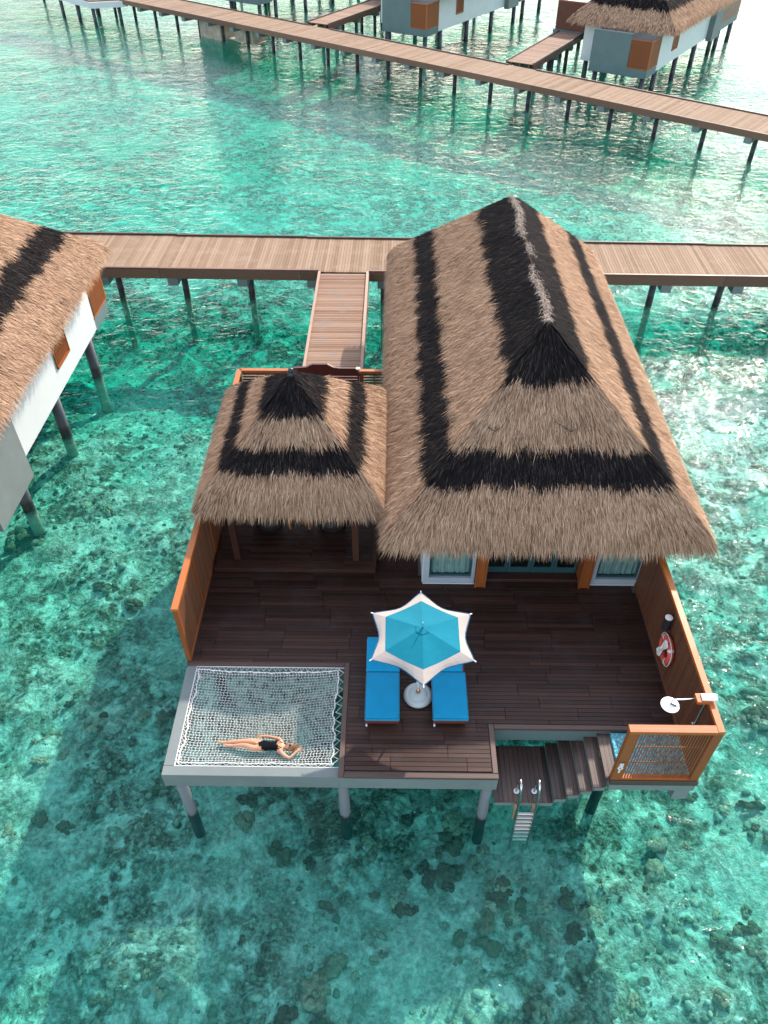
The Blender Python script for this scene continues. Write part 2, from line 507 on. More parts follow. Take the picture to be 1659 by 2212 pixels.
M['sign'] = plain("white_numeral", (0.82, 0.82, 0.80), 0.4, 0.02)


# ------------------------------------------------------------------ mesh helpers
def link(name, me, mat, parent=None):
    o = bpy.data.objects.new(name, me)
    COL.objects.link(o)
    if mat is not None:
        if len(me.materials) == 0:
            me.materials.append(M[mat] if isinstance(mat, str) else mat)
    if parent is not None:
        o.parent = parent
        if parent.type == 'EMPTY':
            o.matrix_parent_inverse = Matrix.Translation(-Vector(parent.location))
    return o


def thing(name, label, cat, loc=(0, 0, 0), group=None):
    o = bpy.data.objects.new(name, None)
    COL.objects.link(o)
    o.location = loc
    o.empty_display_size = 0.2
    o["label"] = label
    o["category"] = cat
    if group:
        o["group"] = group
    return o


def tag(o, label, cat, group=None):
    o["label"] = label
    o["category"] = cat
    if group:
        o["group"] = group
    return o


class MB:
    """collects shapes; build() links them as one mesh object"""

    def __init__(self):
        self.v, self.f, self.t = [], [], []
        self.tone = 0.0

    def add(self, vs_, fs_):
        k = len(self.v)
        self.v += [tuple(p) for p in vs_]
        self.t += [self.tone] * len(vs_)
        self.f += [tuple(i + k for i in f) for f in fs_]
        return self

    def hexa(self, p):
        """8 points: bottom ring 0-3, top ring 4-7"""
        return self.add(p, [(3, 2, 1, 0), (4, 5, 6, 7), (0, 1, 5, 4), (1, 2, 6, 5), (2, 3, 7, 6), (3, 0, 4, 7)])

    def box(self, x0, x1, y0, y1, z0, z1):
        return self.hexa([(x0, y0, z0), (x1, y0, z0), (x1, y1, z0), (x0, y1, z0),
                          (x0, y0, z1), (x1, y0, z1), (x1, y1, z1), (x0, y1, z1)])

    def bbox(self, x0, x1, y0, y1, z0, z1, b=0.01):
        """box with chamfered upper edges"""
        b = min(b, (x1 - x0) / 3, (y1 - y0) / 3, (z1 - z0) / 2)
        p = [(x0, y0, z0), (x1, y0, z0), (x1, y1, z0), (x0, y1, z0),
             (x0, y0, z1 - b), (x1, y0, z1 - b), (x1, y1, z1 - b), (x0, y1, z1 - b),
             (x0 + b, y0 + b, z1), (x1 - b, y0 + b, z1), (x1 - b, y1 - b, z1), (x0 + b, y1 - b, z1)]
        f = [(3, 2, 1, 0), (8, 9, 10, 11)]
        for r0 in (0, 4):
            for k in range(4):
                f.append((r0 + k, r0 + (k + 1) % 4, r0 + 4 + (k + 1) % 4, r0 + 4 + k))
        return self.add(p, f)

    def obox(self, c, ax, ay, az):
        """box with centre c and half-axis vectors"""
        c, ax, ay, az = map(Vector, (c, ax, ay, az))
        return self.hexa([c - ax - ay - az, c + ax - ay - az, c + ax + ay - az, c - ax + ay - az,
                          c - ax - ay + az, c + ax - ay + az, c + ax + ay + az, c - ax + ay + az])

    def prism(self, poly, z0, z1):
        n = len(poly)
        self.add([(x, y, z0) for x, y in poly] + [(x, y, z1) for x, y in poly],
                 [tuple(range(n))[::-1], tuple(range(n, 2 * n))] + [(k, (k + 1) % n, n + (k + 1) % n, n + k) for k in range(n)])
        return self

    def tube(self, pts, r, n=8, cap=True):
        pts = [Vector(p) for p in pts]
        rs = r if isinstance(r, (list, tuple)) else [r] * len(pts)
        k0 = len(self.v)
        up = None
        V, F = [], []
        for i, p in enumerate(pts):
            d = (pts[min(i + 1, len(pts) - 1)] - pts[max(i - 1, 0)]).normalized()
            if up is None:
                up = Vector((0, 0, 1)) if abs(d.z) < 0.9 else Vector((1, 0, 0))
            s = d.cross(up).normalized()
            up = s.cross(d).normalized()
            for k in range(n):
                a = 2 * math.pi * k / n
                V.append(p + (s * math.cos(a) + up * math.sin(a)) * rs[i])
        for i in range(len(pts) - 1):
            for k in range(n):
                a, b = i * n + k, i * n + (k + 1) % n
                F.append((a, b, b + n, a + n))
        if cap:
            F.append(tuple(range(n))[::-1])
            F.append(tuple(range((len(pts) - 1) * n, len(pts) * n)))
        return self.add(V, F)

    def lathe(self, c, prof, n=24, axis=(0, 0, 1)):
        """prof: list of (radius, height) along the axis from c"""
        q = Vector((0, 0, 1)).rotation_difference(Vector(axis))
        c = Vector(c)
        V, F = [], []
        for r, h in prof:
            for k in range(n):
                a = 2 * math.pi * k / n
                V.append(c + q @ Vector((r * math.cos(a), r * math.sin(a), h)))
        m = len(prof)
        for i in range(m - 1):
            for k in range(n):
                a, b = i * n + k, i * n + (k + 1) % n
                F.append((a, b, b + n, a + n))
        F.append(tuple(range(n))[::-1])
        F.append(tuple(range((m - 1) * n, m * n)))
        return self.add(V, F)

    def xform(self, fn):
        self.v = [tuple(fn(Vector(p))) for p in self.v]
        return self

    def build(self, name, mat, parent=None, smooth=False, stuff=False):
        me = bpy.data.meshes.new(name)
        me.from_pydata(self.v, [], self.f)
        if any(self.t):
            a = me.attributes.new("tone", 'FLOAT', 'POINT')
            a.data.foreach_set("value", self.t)
        bm = bmesh.new()
        bm.from_mesh(me)
        bmesh.ops.recalc_face_normals(bm, faces=bm.faces)
        bm.to_mesh(me)
        bm.free()
        if smooth:
            me.polygons.foreach_set("use_smooth", [True] * len(me.polygons))
        o = link(name, me, mat, parent)
        if stuff:
            o["kind"] = "stuff"
        return o


def np_tris(name, V, T, mat, parent=None, tone=None, kind="stuff", smooth=False):
    me = bpy.data.meshes.new(name)
    me.vertices.add(len(V))
    me.vertices.foreach_set("co", np.asarray(V, np.float32).ravel())
    nf = len(T)
    me.loops.add(nf * 3)
    me.loops.foreach_set("vertex_index", np.asarray(T, np.int32).ravel())
    me.polygons.add(nf)
    me.polygons.foreach_set("loop_start", np.arange(0, nf * 3, 3, dtype=np.int32))
    me.polygons.foreach_set("loop_total", np.full(nf, 3, dtype=np.int32))
    if smooth:
        me.polygons.foreach_set("use_smooth", np.ones(nf, dtype=bool))
    me.update(calc_edges=True)
    if tone is not None:
        a = me.attributes.new("tone", 'FLOAT', 'POINT')
        a.data.foreach_set("value", np.asarray(tone, np.float32))
    o = link(name, me, mat, parent)
    if kind:
        o["kind"] = kind
    return o


_unit = {}


def plank(name, x0, x1, y0, y1, z0, z1, mat, parent, ang=0.0):
    """one board; alike boards share one chamfered unit mesh per material"""
    if mat not in _unit:
        mb = MB()
        b = 0.012
        mb.add([(-.5, -.5, -.5), (.5, -.5, -.5), (.5, .5, -.5), (-.5, .5, -.5),
                (-.5, -.5, .35), (.5, -.5, .35), (.5, .5, .35), (-.5, .5, .35),
                (-.497, -.46, .5), (.497, -.46, .5), (.497, .46, .5), (-.497, .46, .5)],
               [(3, 2, 1, 0), (8, 9, 10, 11)] + [(r0 + k, r0 + (k + 1) % 4, r0 + 4 + (k + 1) % 4, r0 + 4 + k) for r0 in (0, 4) for k in range(4)])
        me = bpy.data.meshes.new("board_" + mat)
        me.from_pydata(mb.v, [], mb.f)
        me.materials.append(M[mat])
        _unit[mat] = me
    o = link(name, _unit[mat], None, parent)
    o.location = ((x0 + x1) / 2, (y0 + y1) / 2, (z0 + z1) / 2)
    o.scale = (x1 - x0, y1 - y0, z1 - z0)
    if ang:
        o.rotation_euler = (0, 0, ang)
    return o


# lattice value noise for relief
_lat = rng.random((257, 257))


def vnoise(x, y):
    xi, yi = np.floor(x).astype(int), np.floor(y).astype(int)
    fx, fy = x - xi, y - yi
    fx, fy = fx * fx * (3 - 2 * fx), fy * fy * (3 - 2 * fy)
    a, b = _lat[xi % 256, yi % 256], _lat[(xi + 1) % 256, yi % 256]
    c, d = _lat[xi % 256, (yi + 1) % 256], _lat[(xi + 1) % 256, (yi + 1) % 256]
    return (a * (1 - fx) + b * fx) * (1 - fy) + (c * (1 - fx) + d * fx) * fy


def bed_z(x, y):
    x, y = np.asarray(x, float), np.asarray(y, float)
    n = 0.30 * (vnoise(x * 0.22 + 3, y * 0.22) - 0.5) + 0.34 * (vnoise(x * 0.9, y * 0.9 + 7) - 0.5) + 0.20 * (vnoise(x * 2.3 + 9, y * 2.3) - 0.5)
    n += 0.10 * (vnoise(x * 5.1, y * 5.1 + 2) - 0.5)
    far = np.clip((y - 30) / 25, 0, 1)
    w1 = np.exp(-((y - 30.5 + 0.02 * x) / 4.5) ** 2)                       # bed sunk under both walkways, darkening the water like their reflection and shade
    w2 = np.exp(-(((x - 2.27) * 0.626 + (y - 66.5) * 0.78) / 6.0) ** 2)
    return BED + n - 0.95 * far - 1.5 * w1 - 0.8 * w2


# ------------------------------------------------------------------ sea and seabed
def build_sea():
    # sea surface and the water below it, one closed body
    mb = MB()
    mb.box(-1500, 1500, -400, 3000, SEA - 9, SEA)
    o = mb.build("sea", 'water')
    o["kind"] = "structure"
    o["label"] = "turquoise lagoon water with small ripples"
    # seabed: fine relief near the villa, one sheet out to the horizon
    xs = np.unique(np.concatenate([np.array([-1400, -400, -150, -90, -60, -45]), np.arange(-34, 34.01, 0.2), np.array([45, 60, 90, 150, 400, 1400])]))
    ys = np.unique(np.concatenate([np.array([-390, -100, -30, -8]), np.arange(-1, 46.01, 0.2), np.arange(47, 110, 1.0), np.array([130, 180, 300, 700, 1500, 2900])]))
    X, Y = np.meshgrid(xs, ys)
    Z = bed_z(X, Y)
    V = np.stack([X.ravel(), Y.ravel(), Z.ravel()], 1)
    nx, ny = len(xs), len(ys)
    i = (np.arange(ny - 1)[:, None] * nx + np.arange(nx - 1)[None, :]).ravel()
    T = np.concatenate([np.stack([i, i + 1, i + nx + 1], 1), np.stack([i, i + nx + 1, i + nx], 1)])
    o = np_tris("seabed", V, T, 'bed', kind="structure", smooth=True)
    o["label"] = "pale sandy seabed with coral rubble"


def blob_mesh(name, mat, seed, flat=0.6, lobes=15):
    """lumpy coral colony: many small knobs grown on a low mound"""
    r = random.Random(seed)
    bm = bmesh.new()
    for k in range(lobes):
        a = r.uniform(0, 6.283)
        d = 0.85 * math.sqrt(r.random())
        q = r.uniform(0.20, 0.42)
        z = (1 - d * d) * flat * r.uniform(0.5, 1.0)
        mat4 = Matrix.Translation((d * math.cos(a) * 0.9, d * math.sin(a) * 0.9, z)) @ Matrix.Rotation(r.uniform(0, 6), 4, 'Z') @ Matrix.Diagonal((q * r.uniform(.7, 1.4), q, q * r.uniform(0.7, 1.1), 1))
        g = bmesh.ops.create_icosphere(bm, subdivisions=2, radius=1.0, matrix=mat4)
        for v in g["verts"]:
            p = v.co
            e = vnoise(np.array([p.x * 7 + seed + p.z * 5]), np.array([p.y * 7 - p.z * 4 + k]))[0]
            c = mat4.translation
            v.co = c + (p - c) * (0.72 + 0.6 * e)
    me = bpy.data.meshes.new(name)
    bm.to_mesh(me)
    bm.free()
    me.polygons.foreach_set("use_smooth", [True] * len(me.polygons))
    me.materials.append(M[mat])
    return me


def build_corals():
    brown = [blob_mesh("coral_head_shape", 'coral', k, 0.5 + 0.1 * (k % 3), 8 + 3 * k) for k in range(6)]
    darkm = [blob_mesh("dark_coral_shape", 'coral_dark', 20 + k, 0.55, 12 + 3 * k) for k in range(4)]
    r = random.Random(5)

    def put(n, x0, x1, y0, y1, s0, s1, meshes, label, group, clump=0):
        made, tries = 0, 0
        centres = [(r.uniform(x0, x1), r.uniform(y0, y1)) for _ in range(clump)] if clump else None
        while made < n and tries < n * 20:
            tries += 1
            if centres:
                c = r.choice(centres)
                x, y = r.gauss(c[0], 0.30), r.gauss(c[1], 0.30)
            else:
                x, y = r.uniform(x0, x1), r.uniform(y0, y1)
            if -4.9 < x < 6.5 and y > 9.2:
                continue
            s = s0 + (s1 - s0) * r.random() ** 2
            o = bpy.data.objects.new("coral_head", r.choice(meshes))
            COL.objects.link(o)
            o.location = (x, y, float(bed_z(x, y)) - s * 0.05)
            o.rotation_euler = (r.uniform(-.2, .2), r.uniform(-.2, .2), r.uniform(0, 6.28))
            o.scale = (s * r.uniform(0.7, 1.6), s * r.uniform(0.7, 1.3), s * r.uniform(0.6, 1.2))
            tag(o, label, "coral", group)
            made += 1
    put(64, -1.0, 4.4, 3.6, 6.8, 0.09, 0.26, brown + darkm[:1], "brown coral head on the shaded sand between the swimming ladder and the picture's bottom edge", "coral heads in front of the ladder", 22)
    put(46, 4.6, 9.6, 3.6, 9.0, 0.08, 0.24, brown, "brown coral head on bright sunlit sand in front of the outdoor shower corner", "coral heads by the shower corner", 18)
    put(16, -3.2, -0.9, 3.6, 4.7, 0.16, 0.34, brown, "brown coral head in the patch at the picture's bottom edge below the net", "coral patch at the bottom edge", 5)
    put(40, -9.2, -4.6, 4.5, 12.5, 0.08, 0.22, brown + darkm, "small dark coral head on the seabed left of the net platform", "coral heads beside the net", 15)
    put(28, -4.4, 2.6, 6.4, 8.6, 0.12, 0.30, darkm, "dark coral head in the shade under the villa's front edge", "coral heads under the front edge", 10)
    put(22, -14.2, -11.3, 15.8, 18.3, 0.25, 0.55, darkm, "dark coral lump in the reef patch below the neighbouring villa's grey wall", "reef patch under the neighbouring villa", 5)
    put(26, 7.6, 14.5, 10.0, 24.0, 0.15, 0.4, darkm + brown[:2], "olive brown coral head under the glittering water right of the big roof", "coral heads right of the big roof", 9)
    put(20, -10.5, -5.2, 13, 26, 0.10, 0.28, darkm, "dark coral head in the rubble between the two thatched villas", "coral heads between the villas", 8)
    # loose rubble: far too many to count
    bm = bmesh.new()
    bmesh.ops.create_icosphere(bm, subdivisions=1, radius=1.0)
    bv = np.array([v.co[:] for v in bm.verts])
    bf = np.array([[v.index for v in f.verts] for f in bm.faces])
    bm.free()
    n = 9000
    x = rng.uniform(-17, 17, n)
    y = 3.2 + 30 * rng.random(n) ** 1.3
    dens = vnoise(x * 0.35 + 11, y * 0.35 + 5)
    left = (x < -4.5) & (y > 8)
    keep = (dens > np.where(left, 0.25, 0.47))
    x, y = x[keep], y[keep]
    n = len(x)
    s = 0.025 + 0.085 * rng.random(n) ** 2.2
    jit = 1 + 0.5 * (rng.random((n, len(bv))) - 0.5)
    sc = np.stack([s * rng.uniform(0.7, 1.5, n), s * rng.uniform(0.7, 1.5, n), s * rng.uniform(0.4, 0.8, n)], 1)
    V = bv[None] * jit[..., None] * sc[:, None, :]
    V = V + np.stack([x, y, bed_z(x, y) + s * 0.2], 1)[:, None, :]
    T = bf[None] + (np.arange(n) * len(bv))[:, None, None]
    tone = np.repeat(rng.random(n), len(bv))
    o = np_tris("coral_rubble", V.reshape(-1, 3), T.reshape(-1, 3), 'rubble', tone=tone)
    o["label"] = "loose pale coral rubble scattered over the seabed"
    o["category"] = "rubble"


# ------------------------------------------------------------------ thatched roofs
def straws(roots, dirs, nrm, length, width, lift, tone, name, mat, parent):
    """flat tapering straws: root pair, middle pair, tip"""
    n = len(roots)
    side = np.cross(dirs, nrm)
    side /= np.linalg.norm(side, axis=1)[:, None] + 1e-9
    w = width[:, None] * side * 0.5
    L = length[:, None]
    mid = roots + dirs * L * 0.55 + nrm * (lift * 0.75)[:, None]
    tip = roots + dirs * L + nrm * lift[:, None]
    tip[:, 2] -= 0.02
    V = np.stack([roots - w, roots + w, mid - w * 0.9, mid + w * 0.9, tip], 1).reshape(-1, 3)
    b = (np.arange(n) * 5)[:, None, None]
    T = (np.array([[0, 1, 3], [0, 3, 2], [2, 3, 4]])[None] + b).reshape(-1, 3)
    t = np.repeat(tone, 5)
    return np_tris(name, V, T, mat, parent, tone=t)


def thatch_roof(parent, to_world, w0, w1, l0, l1, ze, zr, r0, r1, bands, dens, sw=0.028, finial=False, ridge=True, front_shift=0.0):
    """hipped roof in plan coordinates (w across, l along); to_world maps (w, l, z) arrays to world.
    bands: list of (t0, t1) dark ranges measured up the slope"""
    thick = 0.20
    zt = ze + thick
    wm = (w0 + w1) / 2

    def tw(a):
        a = np.asarray(a, float)
        return to_world(a)
    # shell
    c = [(w0 + .1, l0 + .1, zt), (w1 - .1, l0 + .1, zt), (w1 - .1, l1 - .1, zt), (w0 + .1, l1 - .1, zt)]
    cb = [(p[0], p[1], ze + 0.04) for p in c]
    rA, rB = (wm, r0, zr - 0.03), (wm, r1, zr - 0.03)
    V = tw(np.array(c + cb + [rA, rB]))
    F = [(0, 1, 8), (1, 2, 9, 8), (2, 3, 9), (3, 0, 8, 9), (4, 5, 1, 0), (5, 6, 2, 1), (6, 7, 3, 2), (7, 4, 0, 3), (7, 6, 5, 4)]
    mb = MB()
    mb.add(V, F)
    roof = mb.build("roof", 'shell', parent)
    # four slopes: eave corner a, eave corner b, top c (over a), top d (over b)
    A, B, C, D = (np.array(p) for p in ((w0, l0, zt), (w1, l0, zt), (w1, l1, zt), (w0, l1, zt)))
    P, Q = np.array((wm, r0, zr)), np.array((wm, r1, zr))
    slopes = [(A, B, P, P), (B, C, P, Q), (C, D, Q, Q), (D, A, Q, P)]
    acc = {'tan': [], 'dark': []}
    for a, b, c_, d_ in slopes:
        e = b - a
        elen = np.linalg.norm(e)
        eh = e / elen
        ta, tb = (c_ - a) @ eh, (d_ - a) @ eh          # along-eave position of the top corners
        up = c_ - a - eh * ta
        ulen = np.linalg.norm(up)
        uh = up / ulen
        nrm = np.cross(eh, uh)
        if nrm[2] < 0:
            nrm = -nrm
        area = ulen * (elen + (tb - ta)) / 2
        n = int(area * dens)
        t = rng.random(int(n * 2.4))
        s = rng.random(len(t)) * elen
        ok = (s > ta * t) & (s < elen + (tb - elen) * t)
        t, s = t[ok][:n], s[ok][:n]
        n = len(t)
        lo, hi = ta * t, elen + (tb - elen) * t
        lat = (2 * (s - lo) / (hi - lo + 1e-6) - 1)
        # near a hip the straws fan out toward the corner
        dl, dr = (s - lo), (hi - s)
        fan = np.exp(-dr / 0.75) * 0.75 - np.exp(-dl / 0.75) * 0.75
        along = fan + rng.normal(0, 0.17, n)
        d = -uh[None] + eh[None] * along[:, None]
        d /= np.linalg.norm(d, axis=1)[:, None]
        root = a + eh * s[:, None] + uh * (t * ulen)[:, None]
        bulge = np.clip(1 - (t * ulen) / 0.5, 0, 1) ** 2      # thatch rounds over at the eave
        root = root - np.array([0, 0, 0.10])[None] * bulge[:, None]
        d = d - np.array([0, 0, 1.0])[None] * (bulge * 0.55)[:, None]
        d /= np.linalg.norm(d, axis=1)[:, None]
        ln = rng.uniform(0.22, 0.50, n)
        tj = t - (ln * 0.72) / ulen + rng.normal(0, 0.012, n) + 0.012 * np.sin(s * 5.3 + 1.7 * np.sin(s * 2.1))
        isd = np.zeros(n, bool)
        tj = tj + (front_shift if (a is A and front_shift) else 0.0) * (t > 0.55)
        for b0, b1 in bands:
            isd |= (tj > b0) & (tj < b1)
        lift = rng.uniform(0.010, 0.075, n) + (rng.random(n) < 0.03) * 0.06
        tone = np.clip(rng.normal(0.5, 0.26, n) - (rng.random(n) < 0.22) * 0.5, 0, 1)
        for key, msk in (('dark', isd), ('tan', ~isd)):
            acc[key].append((root[msk], d[msk], np.repeat(nrm[None], msk.sum(), 0), ln[msk], lift[msk], tone[msk]))
        # hanging fringe along the eave, its butt ends a rounded thick edge
        nf = int(elen * dens * 0.55)
        sf = rng.random(nf) * elen
        zf = rng.uniform(-0.13, 0.0, nf)
        out = -np.cross(eh, np.array([0, 0, 1.0]))
        if out @ uh > 0:
            out = -out
        rf = a + eh * sf[:, None] + np.array([0, 0, 1.0]) * (zf - 0.02)[:, None] - out * (0.10 + rng.random(nf) * 0.12)[:, None]
        ef = np.minimum(sf, elen - sf)
        fan = (np.exp(-(elen - sf) / 0.5) - np.exp(-sf / 0.5)) * 0.7
        df = out * rng.uniform(0.35, 1.0, nf)[:, None] + np.array([0, 0, -1.0]) * rng.uniform(0.7, 1.1, nf)[:, None] + eh * (fan + rng.normal(0, 0.16, nf))[:, None]
        df /= np.linalg.norm(df, axis=1)[:, None]
        nn = out * 0.8 + np.array([0, 0, 0.5])
        nn /= np.linalg.norm(nn)
        acc['tan'].append((rf, df, np.repeat(nn[None], nf, 0), rng.uniform(0.16, 0.29, nf), rng.uniform(0.0, 0.03, nf), np.clip(rng.normal(0.42, 0.2, nf), 0, 1)))
    o0 = tw(np.zeros((1, 3)))
    for key, nm in (('tan', "thatch"), ('dark', "dark_thatch_band")):
        cat = [np.concatenate([x[k] for x in acc[key]]) for k in range(6)]
        if len(cat[0]) == 0:
            continue
        ro = tw(cat[0])
        di = tw(cat[1]) - o0
        no = tw(cat[2]) - o0
        wd = rng.uniform(0.7, 1.3, len(ro)) * sw
        straws(ro, di, no, cat[3], wd, cat[4], cat[5], nm, key, roof)
    if ridge:
        n = int((r1 - r0) * dens * 0.14)
        l = r0 + (r1 - r0) * rng.random(n)
        l = l[vnoise(l * 1.6, l * 0 + 3.3) + 0.35 * rng.random(n) > 0.45]
        n = len(l)
        wob = 0.05 * np.sin(l * 2.3)
        ro = np.stack([wm + wob + rng.normal(0, 0.05, n), l, np.full(n, zr + 0.02)], 1)
        sg = np.where(rng.random(n) < 0.5, -1, 1)
        di = np.stack([sg * rng.uniform(0.2, 0.8, n), rng.normal(-0.35, 0.55, n), -rng.uniform(0.1, 0.7, n)], 1)
        di /= np.linalg.norm(di, axis=1)[:, None]
        no = np.repeat(np.array([[0, 0, 1.0]]), n, 0)
        straws(tw(ro), tw(di) - o0, no, rng.uniform(0.05, 0.20, n), rng.uniform(0.5, 1.0, n) * sw, rng.uniform(0.01, 0.05, n),
               np.clip(rng.normal(0.55, 0.25, n), 0, 1), "bleached_ridge", 'bleach', roof)
    if finial:
        ap = tw(np.array([[wm, r0, zr]]))[0]
        mb = MB()
        mb.lathe((ap[0], ap[1], ap[2] - 0.05), [(0.10, 0), (0.085, 0.10), (0.06, 0.14), (0.075, 0.17), (0.06, 0.22), (0.01, 0.235)], 12)
        mb.build("finial", 'black', roof, smooth=True)
    return roof


# ------------------------------------------------------------------ shared building parts
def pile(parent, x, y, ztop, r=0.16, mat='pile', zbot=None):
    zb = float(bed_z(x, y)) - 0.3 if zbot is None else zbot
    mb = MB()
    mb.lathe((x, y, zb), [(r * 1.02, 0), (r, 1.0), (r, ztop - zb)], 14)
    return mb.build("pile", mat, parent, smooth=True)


def frame_map(O, A, B):
    """plan frame: s along A, d along B"""
    O, A, B = np.array(O, float), np.array(A, float), np.array(B, float)

    def f(p):
        p = np.asarray(p, float)
        xy = O[None] + p[..., 0:1].reshape(-1, 1) * B[None] + p[..., 1:2].reshape(-1, 1) * A[None]
        return np.concatenate([xy, p.reshape(-1, 3)[:, 2:3]], 1)
    return f


def house_body(parent, O, A, B, length, width, tank, box_len=1.6, box_w=4.5, mullion=True, window_s=4.2, sea_front=True, pitch=3.9):
    """white house on piles: (d, s) plan, feature wall at d = 0, entrance end at s = 0"""
    f = frame_map(O, A, B)

    def put(mb, name, mat, par=None, **k):
        mb.v = [tuple(q) for q in f(np.array(mb.v))]
        return mb.build(name, mat, par or parent, **k)
    zt = 2.38
    put(MB().box(0, 0.18, 0, length, -0.45, zt), "wall", 'white')
    put(MB().box(width - .18, width, 0, length, -0.45, zt), "wall", 'white')
    put(MB().box(0.18, width - .18, 0, 0.18, -0.45, zt), "wall", 'white')
    put(MB().box(0.18, width - 0.18, 0.18, length, -0.45, -0.15), "floor_slab", 'concrete')
    # slatted window in the feature wall
    ws = window_s
    w = put(MB().box(-0.025, 0.0, ws, ws + 1.15, 0.42, 2.0), "window", 'slat_brown')
    mb = MB()
    for k in range(11):
        s0 = ws + 0.05 + k * 0.096
        mb.box(-0.055, -0.027, s0, s0 + 0.045, 0.46, 1.98)
    put(mb, "slat", 'orange_z', w, stuff=True)
    mb = MB()
    mb.box(-0.07, -0.003, ws - 0.05, ws - 0.002, 0.36, 2.0)
    mb.box(-0.07, -0.003, ws + 1.152, ws + 1.2, 0.36, 2.0)
    mb.box(-0.075, -0.003, ws - 0.05, ws + 1.2, 0.34, 0.40)
    put(mb, "window_frame", 'orange_y', w)
    # entrance-end box: blue-grey wall and slatted bay
    put(MB().box(-0.005, box_w, -box_len, -0.002, -0.55, 0.0), "bathroom_base", 'concrete_teal')
    put(MB().box(1.55, box_w, -box_len, -box_len + 0.2, 0.003, 2.1), "bathroom_wall", 'concrete_teal')
    put(MB().box(box_w - 0.2, box_w, -box_len + 0.2, -0.002, 0.003, 2.1), "bathroom_wall", 'concrete_teal')
    put(MB().bbox(1.53, box_w + 0.02, -box_len - 0.02, -box_len + 0.22, 2.103, 2.17), "coping", 'concrete')
    bay = put(MB().box(0.0, 1.54, -box_len + 0.03, -box_len + 0.05, 0.02, 1.78), "slatted_bay", 'slat_brown')
    put(MB().box(0.0, 0.02, -box_len + 0.05, -0.01, 0.02, 1.78), "slatted_bay", 'slat_brown')
    mb = MB()
    k = 0.03
    while k < 1.5:
        mb.box(k, k + 0.04, -box_len, -box_len + 0.028, 0.05, 1.72)
        k += 0.075
    k = -box_len + 0.06
    while k < -0.06:
        mb.box(-0.028, -0.002, k, k + 0.04, 0.05, 1.72)
        k += 0.075
    put(mb, "slat", 'orange_z', bay, stuff=True)
    mb = MB()
    mb.box(-0.04, 1.56, -box_len - 0.02, -box_len + 0.07, 1.782, 1.86)
    mb.box(-0.04, 0.05, -box_len + 0.072, -0.01, 1.782, 1.86)
    put(mb, "top_rail", 'orange_x', bay)
    mb = MB()
    mb.box(-0.04, 0.03, -box_len - 0.02, -box_len + 0.05, 0.0, 1.78)
    mb.box(-0.04, 1.56, -box_len - 0.025, -box_len + 0.03, 0.0, 0.048)
    mb.box(-0.042, 0.0, -box_len, -0.01, 0.0, 0.046)
    put(mb, "bay_frame", 'orange_x', bay)
    # plain concrete closet on the feature wall
    put(MB().box(-0.45, -0.003, tank[0], tank[1], -0.62, 2.2), "concrete_closet", 'concrete')
    # piles and beams
    for k in range(int(length // pitch) + 1):
        for d in (0.22, width - 0.22):
            s = 0.7 + k * pitch
            x, y, _ = f(np.array([[d, s, 0]]))[0]
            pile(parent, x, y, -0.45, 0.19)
    for d in ((0.35, box_w - 0.4) if box_len > 2 else ()):
        x, y, _ = f(np.array([[d, -box_len + 0.5, 0]]))[0]
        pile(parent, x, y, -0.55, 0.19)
    return f, put


BANDS_MAIN = [(0.222, 0.395), (0.735, 2.0)]
BANDS_SMALL = [(0.215, 0.415), (0.635, 2.0)]


